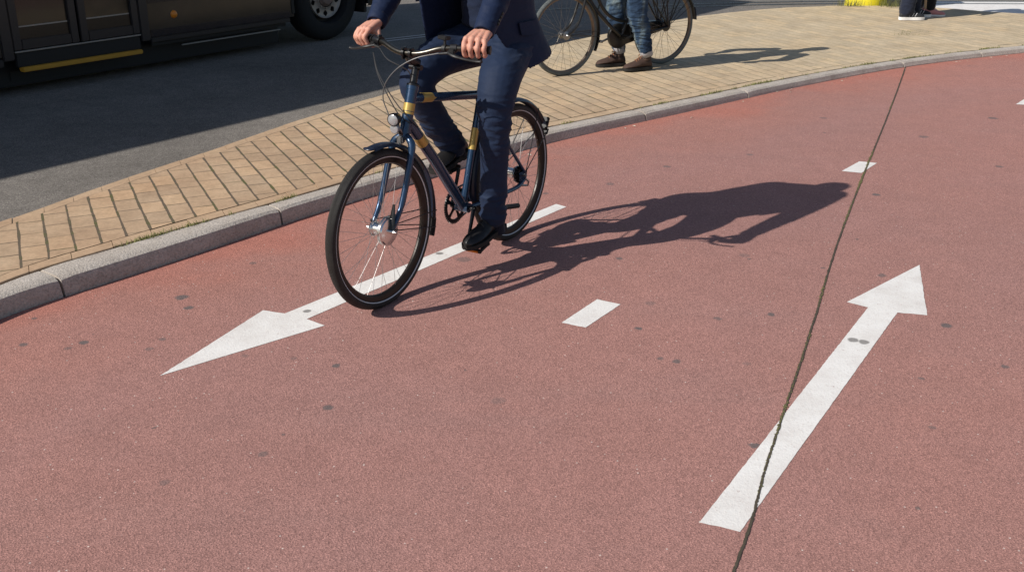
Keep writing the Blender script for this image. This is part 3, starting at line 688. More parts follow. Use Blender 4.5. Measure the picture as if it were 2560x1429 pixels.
    br=MB(); br.tube([RFc-f*.01,RFc+V((-.035,0,-.012)),HB+V((.02,0,-.03))],.010,10); br.box(HB+V((.03,0,-.025)),(.03,.03,.035),bev=.006); br.tube([HB+V((.015,-.012,-.045)),HB+V((.045,-.012,-.012))],.006,8); build(br,'lamp_bracket',M['dullmetal'],B)
    # fenders
    def fprof(r): return [(r-.012,-.029),(r-.003,-.024),(r+.0035,-.012),(r+.005,0),(r+.0035,.012),(r-.003,.024),(r-.012,.029),(r-.0125,.0275),(r-.0045,.0225),(r+.002,.011),(r+.0035,0),(r+.002,-.011),(r-.0045,-.0225),(r-.0125,-.0275)]
    ff=MB(); ff.arc(fprof(.374),FC,R(82),R(188),60); 
    tipc=FC+V((.374*math.cos(R(82)),0,.374*math.sin(R(82)))); ff.ball(tipc+V((.004,0,-.002)),(.018,.028,.007)); build(ff,'front_fender',M['bluedk'],B)
    fl=MB(); fl.arc([(.376,-.022),(.378,-.022),(.378,.022),(.376,.022)],FC,R(187),R(200),8); build(fl,'mud_flap',M['blackmat'],B)
    rfn=MB(); rfn.arc(fprof(.376),RC,R(-8),R(156),70); build(rfn,'rear_fender',M['bluedk'],B)
    tl=MB(); pt=RC+V((.385*math.cos(R(152)),0,.385*math.sin(R(152)))); tl.box(pt+V((-.002,0,.012)),(.018,.045,.062),Matrix.Rotation(R(-28),4,'Y'),bev=.004); tl.box(pt+V((-.006,0,-.036)),(.012,.036,.03),Matrix.Rotation(R(-28),4,'Y'),bev=.003); tlo=build(tl,'rear_lamp',M['blackmat'],B)
    tr_=MB(); tr_.box(pt+V((-.0125,0,.004)),(.006,.036,.035),Matrix.Rotation(R(-28),4,'Y'),bev=.002); build(tr_,'lamp_glass',M['redref'],tlo)
    for s in (-1,1):
        for a_ in (181,193):
            st=MB(); e_=FC+V((-.012,s*.062,.004 if a_==193 else .03)); st.tube([e_,FC+V((.370*math.cos(R(a_)),s*.029,.370*math.sin(R(a_))))],.0026,8); st.ball(e_,.007,8,6); build(st,'fender_stay',M['blackmat'],B)
        for a_ in (128,154):
            st=MB(); e_=RC+V((-.03,s*.072,.01)); st.tube([e_,RC+V((.372*math.cos(R(a_)),s*.029,.372*math.sin(R(a_))))],.0026,8); st.ball(e_,.007,8,6); build(st,'fender_stay',M['blackmat'],B)
    # wheels
    def fhub(wh,c):
        h=MB(); h.lathe([(.007,-.066),(.009,-.058),(.009,-.05),(.020,-.047),(.034,-.043),(.036,-.039),(.034,-.034),(.025,-.026),(.025,.006),(.034,.012),(.034,.018),(.034,.024),(.028,.027),(.01,.03),(.01,.066),(.006,.068)],c,(0,1,0),32)
        for s in (-1,1): h.tube([c+V((0,s*.060,0)),c+V((0,s*.073,0))],.0085,6); h.ball(c+V((0,s*.076,0)),.006,8,6)
        build(h,'hub',M['silver'],wh)
    wheel(B,FC,.352,.0225,M['rubber'],M['rimblack'],M['spoke'],fhub)
    bk_=MB(); bk_.lathe([(.0,.022),(.054,.023),(.060,.027),(.061,.038),(.056,.046),(.034,.050),(.0,.050)],FC,(0,1,0),40)
    # finned teardrop cover of the roller brake
    for k in range(3): bk_.lathe([(.056,.026+k*.005),(.064,.027+k*.005),(.064,.029+k*.005),(.056,.030+k*.005)],FC,(0,1,0),40)
    b0=build(bk_,'roller_brake',M['silver'],B)
    arm=MB(); arm.tube([FC+V((0,.052,.01)),FC+V((-.015,.052,.06)),FC+V((-.028,.053,.115))],[(.02,.006),(.014,.005),(.006,.004)],10); build(arm,'brake_arm',M['black'],b0)
    def rhub(wh,c):
        h=MB(); h.lathe([(.008,-.06),(.02,-.05),(.04,-.046),(.042,-.04),(.040,-.034),(.028,-.03),(.026,.028),(.040,.032),(.042,.037),(.04,.042),(.018,.046),(.008,.07)],c,(0,1,0),32); build(h,'hub',M['silver'],wh)
        cg=MB()
        for k,r in enumerate((.040,.036,.032)): cg.lathe([(.012,.046+k*.006),(r,.047+k*.006),(r,.049+k*.006),(.012,.050+k*.006)],c,(0,1,0),22)
        for k in range(14): t=2*PI*k/14; cg.box(c+V((.040*math.cos(t),.05,.040*math.sin(t))),(.010,.012,.010),Matrix.Rotation(-t,4,'Y'),bev=.001)
        build(cg,'brake_drum',M['black'],wh)
    wheel(B,RC,.352,.0225,M['rubber'],M['rimblack'],M['spoke'],rhub)
    for s in (-1,1): ax_=MB(); ax_.tube([RC+V((0,s*.066,0)),RC+V((0,s*.086,0))],.0085,6); ax_.ball(RC+V((0,s*.088,0)),.006,8,6); build(ax_,'axle_nut',M['dullmetal'],B)
    ax_=MB(); ax_.tube([RC+V((-.01,.078,-.02)),RC+V((-.045,.08,-.045)),RC+V((-.05,.07,-.07))],.005,8); ax_.tube([RC+V((.02,.07,-.05)),RC+V((-.03,.075,-.062))],.006,8); build(ax_,'chain_tensioner',M['dullmetal'],B)
    # chain drive
    CR=BB+V((0,-.046,0)); ring=MB(); nt_=44; 
    ring.lathe([(.068,-.003),(.087,-.003),(.087,.003),(.068,.003)],CR,(0,1,0),nt_,True)
    for k in range(nt_):
        t=2*PI*k/nt_; ring.box(CR+V((.089*math.cos(t),0,.089*math.sin(t))),(.007,.003,.005),Matrix.Rotation(-t,4,'Y'))
    for k in range(5):
        t=2*PI*k/5+.4; d=V((math.cos(t),0,math.sin(t))); e=V((-d.z,0,d.x))
        ring.tube([CR+d*.015,CR+d*.045+e*.004,CR+d*.074+e*.008],[(.012,.003),(.009,.003),(.013,.003)],8,up=e)
    ring.lathe([(.0,-.006),(.024,-.005),(.024,.005),(0,.006)],CR,(0,1,0),24); build(ring,'chainring',M['black'],B)
    for z0,z1 in ((.083,.034),(-.083,-.034)):
        a,b=CR+V((-.01,0,z0)),RC+V((0,-.046,z1)); n_=54; ch=MB()
        for k in range(n_): ch.box(a.lerp(b,(k+.5)/n_),((a-b).length/n_*.92,.006 if k%2 else .004,.0075),Matrix.Rotation(-math.atan2(b.z-a.z,b.x-a.x),4,'Y'))
        build(ch,'chain_run',M['dullmetal'],B)
    DN=V((.088,0,-.155)).normalized()
    for s,d in ((1,DN),(-1,-DN)):
        ck=MB(); a=BB+V((0,s*.062,0)); b=a+d*.172+V((0,s*.018,0))
        ck.tube([BB+V((0,s*.036,0)),BB+V((0,s*.07,0))],.010,12); ck.tube([a-d*.012,a,a.lerp(b,.5),b,b+d*.012],[(.008,.012),(.0085,.016),(.0075,.0115),(.0075,.0135),(.005,.009)],12,up=(0,1,0)); build(ck,'crank_arm',M['black'] if s<0 else M['black'],B)
        pd=MB(); c=b+V((0,s*.058,0)); tilt=Matrix.Rotation(R(14 if s>0 else 8),4,'Y')
        for q in (-1,1): pd.box(c+tilt@V((q*.036,0,0)),(.018,.088,.020),tilt,bev=.004)
        for q in (-.036,0,.036): pd.box(c+tilt@V((0,q,0)),(.06,.014,.016),tilt,bev=.003)
        pd.tube([b,c+V((0,s*.04,0))],.0065,8); p_=build(pd,'pedal',M['blackmat'],B)
        for q in (-1,1): pr=MB(); pr.box(c+tilt@V((q*.0465,0,0)),(.004,.060,.011),tilt,bev=.001); build(pr,'pedal_reflector',M['orange'],p_)
    sa=MB(); sa.tube(spline([(.06,0,.975),(.10,0,.985),(.16,0,.98),(.24,0,.985),(.31,0,.98)],5),[(.03,.05)]+[(.035,.075)]*6+[(.03,.065)]*6+[(.022,.035)]*6+[(.018,.02)]*2,16,up=(0,0,1)); build(sa,'saddle',M['blackmat'],B)
    spst=MB(); spst.tube([ST.lerp(BB,.02),V((.195,0,.965))],.0135,14); spst.tube([ST.lerp(BB,-.02),ST.lerp(BB,.03)],.021,16); build(spst,'seat_post',M['black'],B)
    ks=MB(); ks.tube([V((.33,.05,.262)),V((.30,.085,.258)),V((.215,.125,.252))],.0075,8); ks.tube([V((.225,.12,.2525)),V((.165,.15,.249))],.0125,10); ks.ball(V((.165,.15,.249)),.0125,10,8); build(ks,'kickstand',M['blackmat'],B)
    return B
rider_bicycle()

# ------------------------------------------------------------------ the other bicycle: an old roadster
YB=3.714; HB_=V((math.cos(YB),math.sin(YB),0))
def old_bicycle():
    fc=V((.456,9.365,.078)); r0=fc-HB_*1.13
    B=tag(empty('bicycle',(r0.x,r0.y,.076),YB),'old black roadster bicycle with chain case, held by the person in jeans on the paving','bicycle')
    RC=V((0,0,.353)); FC=V((1.13,0,.353)); BB=V((.49,0,.29)); HT=V((.845,0,.93)); HB=V((.925,0,.70)); ax=(HB-HT).normalized()
    SL=V((.265,0,.86))
    fr=MB(); fr.tube([HT,HB],.018,14)
    fr.tube(spline([HB-ax*.03,(.80,0,.56),(.62,0,.39),BB],6),.0165,12)
    fr.tube(spline([HT+ax*.07,(.80,0,.72),(.735,0,.585),(.655,0,.497),(.56,0,.447),(.46,0,.425),(.432,0,.42)],6),.0155,12)
    a,b=V((.745,0,.605)),V((.775,0,.53)); fr.tube([a,b],.006,8)
    fr.tube([SL,BB],.0145,12); fr.tube([BB-V((0,.036,0)),BB+V((0,.036,0))],.021,14)
    for s in (-1,1):
        fr.tube([BB+V((-.02,s*.03,0)),V((.2,s*.05,.315)),V((0,s*.062,.345))],.009,8)
        fr.tube([V((.275,s*.018,.80)),V((.16,s*.05,.57)),V((0,s*.062,.36))],.0075,8)
        fr.tube(spline([HB+ax*.01+V((0,s*.01,0)),HB+ax*.03+V((0,s*.042,0)),V((.985,s*.05,.52)),V((1.04,s*.053,.42)),V((1.13,s*.054,.353))],5),[.012]*11+[.0105]*9+[.008],10)
    build(fr,'frame',M['oldblack'],B)
    cc=MB(); c=BB+V((0,-.055,0))
    cc.lathe([(0,-.024),(.095,-.024),(.108,-.018),(.112,-.006),(.112,.010),(.108,.02),(.095,.025),(0,.025)],c,(0,1,0),40)
    n_=10; vs=[]; 
    for k in range(n_+1):
        t=k/n_; x=BB.x+(-.05-BB.x)*t; z=BB.z+(RC.z-BB.z)*t; h=.108+(.048-.108)*t
        for y,sc in ((-.076,.9),(-.079,.75),(-.079,-.75),(-.076,-.9),(-.034,-.9),(-.031,-.75),(-.031,.75),(-.034,.9)): vs.append((x,y,z+h*sc))
    fs=[(k*8+i,k*8+(i+1)%8,(k+1)*8+(i+1)%8,(k+1)*8+i) for k in range(n_) for i in range(8)]+[tuple(range(8)),tuple(range(n_*8+7,n_*8-1,-1))]
    cc.add(vs,fs); cc.ball(RC+V((0,-.055,0)),(.058,.024,.058)); build(cc,'chain_case',M['oldblack'],B)
    hb=MB(); T=V((.80,0,1.04)); hb.tube([HT,HT-ax*.12],.012,10)
    pts=[V((.50,.27,.98)),V((.62,.265,1.0)),V((.74,.22,1.05)),V((.83,.12,1.09)),V((.835,.05,1.07)),T]; pts=pts+[V((p.x,-p.y,p.z)) for p in pts[-2::-1]]
    hb.tube(spline(pts,6),.011,12); build(hb,'handlebar',M['dullmetal'],B)
    for s in (-1,1):
        g_=MB(); g_.tube([V((.49,s*.272,.977)),V((.61,s*.266,.998))],[.0165,.0155],12); build(g_,'grip',M['blackmat'],B)
    sd=MB(); sd.tube(spline([(.10,0,.985),(.14,0,1.0),(.2,0,.985),(.3,0,.99),(.38,0,.985)],5),[(.02,.06)]+[(.03,.10)]*6+[(.03,.085)]*6+[(.02,.04)]*6+[(.015,.022)]*2,16,up=(0,0,1)); build(sd,'saddle',M['saddle'],B)
    sp=MB(); sp.tube([SL,V((.235,0,.97))],.0125,10)
    build(sp,'seat_post',M['dullmetal'],B)
    for s in (-1,1): sp=MB(); sp.tube([V((.12,s*.05,.90)),V((.12,s*.05,.97))],.016,10); build(sp,'saddle_spring',M['dullmetal'],B)
    def fprof(r): return [(r-.015,-.031),(r-.002,-.026),(r+.006,0),(r-.002,.026),(r-.015,.031),(r-.0155,.029),(r-.004,.024),(r+.004,0),(r-.004,-.024),(r-.0155,-.029)]
    f1=MB(); f1.arc(fprof(.378),FC,R(62),R(206),56); build(f1,'front_fender',M['oldblack'],B)
    f2=MB(); f2.arc(fprof(.378),RC,R(-12),R(172),60); build(f2,'rear_fender',M['oldblack'],B)
    fl=MB(); fl.arc([(.380,-.03),(.384,-.03),(.384,.03),(.380,.03)],RC,R(158),R(176),10); build(fl,'mud_flap',M['bluedk'],B)
    for s in (-1,1):
        for a_ in (178,186):
            st=MB(); st.tube([FC+V((0,s*.06,0)),FC+V((.375*math.cos(R(a_)),s*.03,.375*math.sin(R(a_))))],.0028,8); build(st,'fender_stay',M['oldblack'],B)
        for a_ in (140,152):
            st=MB(); st.tube([RC+V((0,s*.068,0)),RC+V((.375*math.cos(R(a_)),s*.03,.375*math.sin(R(a_))))],.0028,8); build(st,'fender_stay',M['oldblack'],B)
    rk=MB()
    for s in (-1,1):
        for x,z in ((.16,.80),(.06,.80),(-.14,.80),(-.24,.80)): rk.tube([RC+V((0,s*.07,.005)),V((x,s*.072,z))],.0055,8)
        rk.tube([V((.22,s*.072,.80)),V((-.30,s*.072,.80))],.007,8)
    for x in (.2,.05,-.1,-.28): rk.tube([V((x,-.072,.80)),V((x,.072,.80))],.006,8)
    build(rk,'luggage_rack',M['oldblack'],B)
    for s in (-1,1):
        ck=MB(); d=V((.162*s*-1,0,-.058*s*-1)) if False else V((-.165*s,0,.05*s)); a=BB+V((0,s*.095,0)); ck.tube([BB+V((0,s*.03,0)),a],.009,10); ck.tube([a,a+d],[(.007,.011),(.006,.009)],10,up=(0,1,0)); build(ck,'crank_arm',M['dullmetal'] if s<0 else M['oldblack'],B)
        pd=MB(); c=a+d+V((0,s*.055,0))
        for q in (-.034,.034): pd.box(c+V((q,0,0)),(.02,.085,.022),bev=.004)
        for q in (-.036,.036): pd.box(c+V((0,q,0)),(.085,.012,.014),bev=.003)
        build(pd,'pedal',M['blackmat'],B)
    def hub(big):
        def fn(wh,c):
            h=MB(); h.lathe([(.008,-.06),(.014,-.05),(.034,-.044),(.034,-.036),(.022 if not big else .04,-.03),(.022 if not big else .042,.03),(.036 if not big else .05,.036),(.036 if not big else .05,.044),(.014,.05),(.008,.062)],c,(0,1,0),28)
            for s in (-1,1): h.tube([c+V((0,s*.06,0)),c+V((0,s*.078,0))],.009,6)
            build(h,'hub',M['dullmetal'] if not big else M['oldblack'],wh)
        return fn
    wheel(B,FC,.353,.0198,M['oldrubber'],M['rust'],M['oldspoke'],hub(False),sw=.0011,stripe=False,rd=.3)
    wheel(B,RC,.353,.0198,M['oldrubber'],M['rust'],M['oldspoke'],hub(True),sw=.0011,stripe=False,rd=.3)
    hl=MB(); c=V((.965,0,.84)); hl.lathe([(0,-.05),(.03,-.04),(.045,0),(.045,.01),(0,.016)],c,(1,0,0),20); hl.tube([c-V((.02,0,.03)),HB+V((.0,0,.05))],.007,8); build(hl,'headlight',M['silver'],B)
    return B
old_bicycle()

# ------------------------------------------------------------------ the bus on the road
def bus():
    B=tag(empty('bus',(-1.969,11.841,0),R(54)),'dark navy bus with double door and yellow step edge standing on the road','bus')
    XE=.95; XS=-12.6; Ht=4.2
    bd=MB()
    bd.box(((XS+XE)/2,1.30,(.95+Ht)/2+.02),(XE-XS,2.46,Ht-.99),bev=.04)
    bd.box(((XS-.62)/2,1.30,.66),(-.62-XS,2.40,.66),bev=.02)
    bd.box(((.62+XE)/2,1.30,.66),(XE-.62,2.40,.66),bev=.02); bd.box((0,1.75,.66),(1.3,1.4,.62))
    build(bd,'body',M['busnavy'],B,angle=30)
    def panel(x0,x1,z0,z1,y,t,name,m,bev=.008,par=None):
        b=MB(); b.box(((x0+x1)/2,y+t/2,(z0+z1)/2),(x1-x0,t,z1-z0),bev=bev); return build(b,name,M[m],par or B,angle=30)
    # wheel arch panel: grey with round cut
    ar=MB(); n_=28; r=.565; zc=.46
    def archpanel(x0,x1,z0,z1,y):
        vs=[];fs=[]
        pts=[(x0,z0)]
        for k in range(n_+1):
            t=PI-PI*k/n_; pts.append((r*math.cos(t),max(z0,zc+r*math.sin(t))))
        pts+=[(x1,z0),(x1,z1),(x0,z1)]
        b=MB(); n2=len(pts)
        low=[(x,y,z) for x,z in pts]; hi=[(x,y+.045,z) for x,z in pts]
        fs=[]
        # strips above the arch
        for k in range(1,n_+1):
            b.add([(pts[k][0],y,pts[k][1]),(pts[k+1][0],y,pts[k+1][1]),(pts[k+1][0],y,z1),(pts[k][0],y,z1)],[(0,1,2,3)])
            b.add([(pts[k][0],y,pts[k][1]),(pts[k+1][0],y,pts[k+1][1]),(pts[k+1][0],y+.3,pts[k+1][1]),(pts[k][0],y+.3,pts[k][1])],[(0,1,2,3)])
        b.add([(x0,y,z0),(-r,y,z0),(-r,y,z1),(x0,y,z1)],[(0,1,2,3)]); b.add([(r,y,z0),(x1,y,z0),(x1,y,z1),(r,y,z1)],[(0,1,2,3)])
        b.add([(x0,y,z0),(-r,y,z0),(-r,y+.06,z0),(x0,y+.06,z0)],[(0,1,2,3)]); b.add([(r,y,z0),(x1,y,z0),(x1,y+.06,z0),(r,y+.06,z0)],[(0,1,2,3)])
        return b
    build(archpanel(-2.36,XE-.01,.325,1.12,0.0),'side_panel',M['busgrey'],B,smooth=False)
    al=MB(); al.arc([(.562,-.008),(.60,-.008),(.60,.004),(.562,.004)],(0,0,zc),R(-10),R(190),48); build(al,'arch_lip',M['busblk'],B)
    panel(-2.36,-.62,.275,.318,-.004,.05,'skirt_rail','busframe'); panel(-2.34,-.66,.235,.27,.03,.04,'sill_strip','busblk'); panel(.66,XE,.285,.305,-.004,.05,'skirt_rail','bustrim')
    panel(-2.0,-.75,.205,.216,.02,.02,'sill_strip','bustrim',bev=.002)
    panel(XS,-3.80,.33,1.12,.0,.05,'side_panel','busgrey'); panel(XS,-3.80,.255,.318,-.004,.05,'skirt_rail','busframe')
    b=MB(); b.box(((XS+.3-1.0)/2,1.3,.235),(-1.0-XS-.3,1.75,.17),bev=.02); build(b,'underbody_blocker',M['busblk'],B)  # box added below the floor to stop light passing under the bus
    panel(XS,-.66,.055,.30,.16,.05,'under_bus_shade','busblk')  # matt black sheet added as the dark shade under the bus
    b=MB(); b.box((0.2,1.3,.26),(.5,1.2,.2),bev=.05); build(b,'axle',M['busblk'],B)
    panel(-2.355,-.62,.322,.392,-.003,.02,'lower_band','busnavy',bev=.004)
    panel(-2.355,-.62,.625,1.12,-.003,.02,'upper_band','busnavy',bev=.004)
    # door
    panel(-3.80,-3.70,.30,2.45,-.010,.05,'door_post','busframe'); panel(-2.46,-2.36,.30,2.45,-.010,.05,'door_post','busframe')
    for x0,x1 in ((-3.695,-3.085),(-3.065,-2.465)):
        b=MB(); fw=.075
        for a,c,z0,z1 in ((x0,x0+fw,.375,2.42),(x1-fw,x1,.375,2.42),(x0+fw,x1-fw,.375,.455),(x0+fw,x1-fw,2.34,2.42)): b.box(((a+c)/2,.012,(z0+z1)/2),(c-a,.035,z1-z0),bev=.006)
        dl=build(b,'door_leaf',M['busframe'],B,angle=30)
        b=MB(); b.box(((x0+x1)/2,.024,1.395),(x1-x0-2*fw+.01,.008,1.89)); build(b,'door_glass',M['busglass'],dl,smooth=False)
        b=MB(); b.box(((x0+x1)/2,.0175,.505),(x1-x0-2*fw-.002,.004,.098)); build(b,'brown_glass_band',M['brownband'],dl,smooth=False)  # dark brown band laid over the foot of the glass
        b=MB(); b.box(((x0+x1)/2,.016,.561),(x1-x0-2*fw-.01,.004,.011)); build(b,'pale_glass_line',M['bustrim'],dl,smooth=False)  # thin pale line laid across the glass
    panel(-3.695,-2.465,.356,.368,-.012,.03,'door_sill','bustrim',bev=.003); panel(-3.69,-2.47,.235,.354,.0,.04,'step_riser','busblk'); panel(-3.66,-2.48,.196,.234,-.035,.07,'step_edge','yellow',bev=.008)
    panel(-3.69,-2.47,.10,.19,.15,.04,'under_step','busblk')
    for x,z in ((-2.075,.505),(-3.90,.635)):
        b=MB(); b.lathe([(0,-.022),(.018,-.021),(.030,-.014),(.034,-.004),(.037,.0),(.037,.006)],(x,0,z),(0,1,0),24); build(b,'side_marker',M['markeramber'],B)
    # side windows above
    for x0,x1 in ((-12.2,-9.1),(-8.9,-6.4),(-6.3,-3.9),(-2.25,-.45),(-.35,.85)): panel(x0,x1,1.25,2.5,-.006,.03,'side_window','busglass')
    # wheel
    C=V((.02,.10,.475)); t=MB(); t.lathe([(.275,.02),(.285,-.06),(.30,-.115),(.34,-.125),(.42,-.115),(.455,-.09),(.472,-.05),(.475,.05),(.455,.12),(.40,.15),(.30,.14),(.27,.10)],C+V((0,.08,0)),(0,1,0),72,True); wl=build(t,'wheel',M['bustyre'],B)
    C=C+V((0,.02,0)); rm=MB(); n_=120; rad=[.118,.132,.145,.154,.163,.172,.181,.190,.199,.208,.217,.226,.236,.242]; dep=[-.01,.005,.012,.014,.015,.015,.015,.015,.014,.012,.01,.004,-.008,.01]
    for i,r_ in enumerate(rad):
        for k in range(n_): a=2*PI*k/n_; rm.v.append((C.x+r_*math.cos(a),C.y+dep[i],C.z+r_*math.sin(a)))
    for i in range(len(rad)-1):
        for k in range(n_):
            hole=False; rmid=(rad[i]+rad[i+1])/2; d=((k+.5)%12-6)/n_*2*PI*rmid
            if (d/.027)**2+((rmid-.186)/.030)**2<1: hole=True
            if not hole: rm.f.append((i*n_+k,i*n_+(k+1)%n_,(i+1)*n_+(k+1)%n_,(i+1)*n_+k))
    build(rm,'rim',M['busrim'],wl)
    h=MB(); h.lathe([(0,-.055),(.06,-.055),(.085,-.045),(.095,-.02),(.11,-.01),(.112,.03)],C,(0,1,0),40); build(h,'hub',M['hubm'],wl)
    for k in range(10): n2=MB(); a=2*PI*(k+.5)/10; n2.tube([C+V((.129*math.cos(a),.02,.129*math.sin(a))),C+V((.129*math.cos(a),-.012,.129*math.sin(a)))],.009,6); build(n2,'wheel_nut',M['busrim'],wl)
    bk_=MB(); bk_.lathe([(0,.06),(.31,.06),(.31,.10),(0,.10)],C,(0,1,0),40); build(bk_,'brake_drum',M['busblk'],wl)
    m=MB(); m.box((.56,.22,.42),(.05,.36,.34),bev=.006); build(m,'mud_flap',M['busblk'],B)
    for x in (-7.6,):
        t=MB(); t.lathe([(.0,-.05),(.27,-.07),(.30,-.115),(.42,-.115),(.472,-.05),(.475,.05),(.40,.15),(.0,.14)],V((x,.2,.475)),(0,1,0),48); build(t,'wheel',M['bustyre'],B)
    for x in (0.02,-7.6):
        t=MB(); t.lathe([(.0,-.15),(.40,-.15),(.475,-.05),(.475,.05),(.42,.115),(.0,.07)],V((x,2.36,.475)),(0,1,0),48); build(t,'wheel',M['bustyre'],B)
    return B
bus()

# ------------------------------------------------------------------ yellow post
P=tag(empty('bollard',(4.773,14.60,.07)),'fat yellow post with weeds at its foot beside the walkers','bollard')
b=MB(); b.lathe([(0,-.1),(.268,-.1),(.272,0),(.268,.03),(.266,.4),(.262,.62),(.24,.66),(0,.665)],(0,0,0),(0,0,1),56); build(b,'base',M['bollard'],P)
b=MB(); b.lathe([(.235,.66),(.235,1.0),(.2,1.06),(.1,1.1),(0,1.11)],(0,0,0),(0,0,1),48); build(b,'cap',M['bollard'],P)
P2=tag(empty('utility_box',(5.13,14.75,.05)),'grey metal box standing right behind the yellow post','utility box')
b=MB(); b.box((0,0,.45),(.26,.25,.95),bev=.012); build(b,'cabinet',M['dullmetal'],P2)
b=MB(); b.box((0,-.13,.45),(.2,.012,.8),bev=.004); build(b,'door',M['dullmetal'],P2)

# ------------------------------------------------------------------ people
def limb(mb,path,n=16,k=5,ell=1.0):
    """path of (x,y,z,r): smooth tapering tube"""
    q=spline(path,k); mb.tube([p[:3] for p in q],[(p[3],p[3]*ell) for p in q],n)
    mb.ball(q[0][:3],q[0][3]*.98,14,10); mb.ball(q[-1][:3],q[-1][3]*.96,14,10)
def hand_grip(mb,c,out,wrist,rg=.0165):
    """hand closed round a bar at c; out = bar direction towards the little finger"""
    c=V(c); a=V(out).normalized(); wv=(V(wrist)-c); u=V((0,0,1)); u=(u-a*u.dot(a)).normalized(); f=a.cross(u)
    if f.x<0: f=-f
    def pt(off,phi,r): return c+a*off+f*(r*math.cos(R(phi)))+u*(r*math.sin(R(phi)))
    W_=V(wrist)
    offs_=(-.040,-.0140,.0125,.0375); rr=((.0124,.0114,.0108,.0095),(.0128,.0118,.0110,.0097),(.0124,.0114,.0108,.0095),(.0112,.0102,.0096,.0086))
    ln=(.0,.003,.001,-.005)
    for i,(o,r) in enumerate(zip(offs_,rr)):
        fan=(i-1.5)*.0015
        mcp=pt(o*1.02,78-i*2,.0415+ln[i]*.7); pip=pt(o+fan,16-i*2,.0375+ln[i]); dip=pt(o+fan,-58,.0295+ln[i]*.3); tip=pt(o+fan,-118,.0265)
        mb.tube(spline([tuple(mcp)+(r[0],),tuple(mcp.lerp(pip,.5)+(mcp.lerp(pip,.5)-c).normalized()*.004)+(r[0]*.93,),tuple(pip)+(r[1]*1.06,),tuple(pip.lerp(dip,.5)+(pip.lerp(dip,.5)-c).normalized()*.003)+(r[1]*.92,),tuple(dip)+(r[2],),tuple(tip)+(r[3],)],4) and [q[:3] for q in spline([tuple(mcp)+(r[0],),tuple(mcp.lerp(pip,.5)+(mcp.lerp(pip,.5)-c).normalized()*.004)+(r[0]*.93,),tuple(pip)+(r[1]*1.06,),tuple(pip.lerp(dip,.5)+(pip.lerp(dip,.5)-c).normalized()*.003)+(r[1]*.92,),tuple(dip)+(r[2],),tuple(tip)+(r[3],)],4)],
                [q[3] for q in spline([tuple(mcp)+(r[0],),tuple(mcp)+(r[0]*.93,),tuple(pip)+(r[1]*1.06,),tuple(pip)+(r[1]*.92,),tuple(dip)+(r[2],),tuple(tip)+(r[3],)],4)],12)
        mb.ball(tip,r[3],10,8); mb.ball(mcp,r[0]*1.16,12,8)
        # metacarpal from the wrist to the knuckle
        w0=W_+a*o*.62
        q=[tuple(w0)+(.0180,),tuple(w0.lerp(mcp,.5)+(W_-c).normalized()*.003)+(.0155,),tuple(mcp)+(r[0]*1.02,)]
        qs=spline(q,5); mb.tube([x[:3] for x in qs],[x[3] for x in qs],12)
    # body of the palm behind the bar
    pm=[pt(-.026,120,.036),pt(.0,118,.037),pt(.026,112,.036)]
    for p in pm: limb(mb,[tuple(W_.lerp(p,.05)+(p-c)*.1)+(.019,),tuple(W_.lerp(p,.6))+(.018,),tuple(p)+(.0165,)],12,3)
    # thumb leaves the side of the palm and closes below the bar
    th=[W_.lerp(c,.22)+a*-.022,pt(-.048,150,.036),pt(-.050,196,.033),pt(-.044,246,.0295),pt(-.033,282,.0275)]
    rs=[.0145,.0135,.0115,.0108,.0088]; qs=spline([tuple(p)+(r,) for p,r in zip(th,rs)],5)
    mb.tube([x[:3] for x in qs],[x[3] for x in qs],12); mb.ball(qs[-1][:3],.0088,10,8)
def hand_open(mb,wrist,d,side):
    """relaxed hanging hand: palm, four slightly curled fingers and a thumb; d = direction of the hand"""
    w_=V(wrist); d=V(d).normalized(); f=V((1,0,0)); f=(f-d*f.dot(d)).normalized(); n_=d.cross(f)*side
    limb(mb,[tuple(w_)+(.024,),tuple(w_+d*.05)+(.028,),tuple(w_+d*.085)+(.026,)],12,3,.6)
    for i,(o,l) in enumerate(zip((.028,.009,-.010,-.028),(.075,.085,.078,.06))):
        p=w_+d*.085+f*o; q=[p,p+d*l*.45,p+d*l*.8+n_*.012,p+d*l*.95+n_*.028]
        mb.tube(q,[.010,.0095,.0085,.007],10); mb.ball(q[-1],.007,8,6)
    p=w_+d*.03+f*.026; q=[p,p+d*.03+f*.022,p+d*.06+f*.028+n_*.006]; mb.tube(q,[.012,.011,.008],10); mb.ball(q[-1],.008,8,6)
def head(mb,c,yaw=0):
    c=V(c); 
    def P(x,y,z): return c+V((x,y,z))
    mb.ball(P(-.012,0,.03),(.098,.076,.092),20,14); mb.ball(P(.012,0,-.04),(.075,.062,.078),18,12)
    limb(mb,[tuple(P(.083,0,.012))+(.010,),tuple(P(.098,0,-.012))+(.013,),tuple(P(.103,0,-.028))+(.015,)],10,3)
    mb.ball(P(.062,0,-.088),(.028,.03,.024)); mb.ball(P(.079,0,-.057),(.014,.026,.009)); mb.ball(P(.077,0,-.067),(.013,.023,.008))
    for s in (-1,1):
        mb.ball(P(.070,s*.032,.026),(.018,.026,.010)); mb.ball(P(-.008,s*.077,-.012),(.018,.008,.031)); mb.ball(P(.055,s*.045,-.03),(.028,.02,.022))
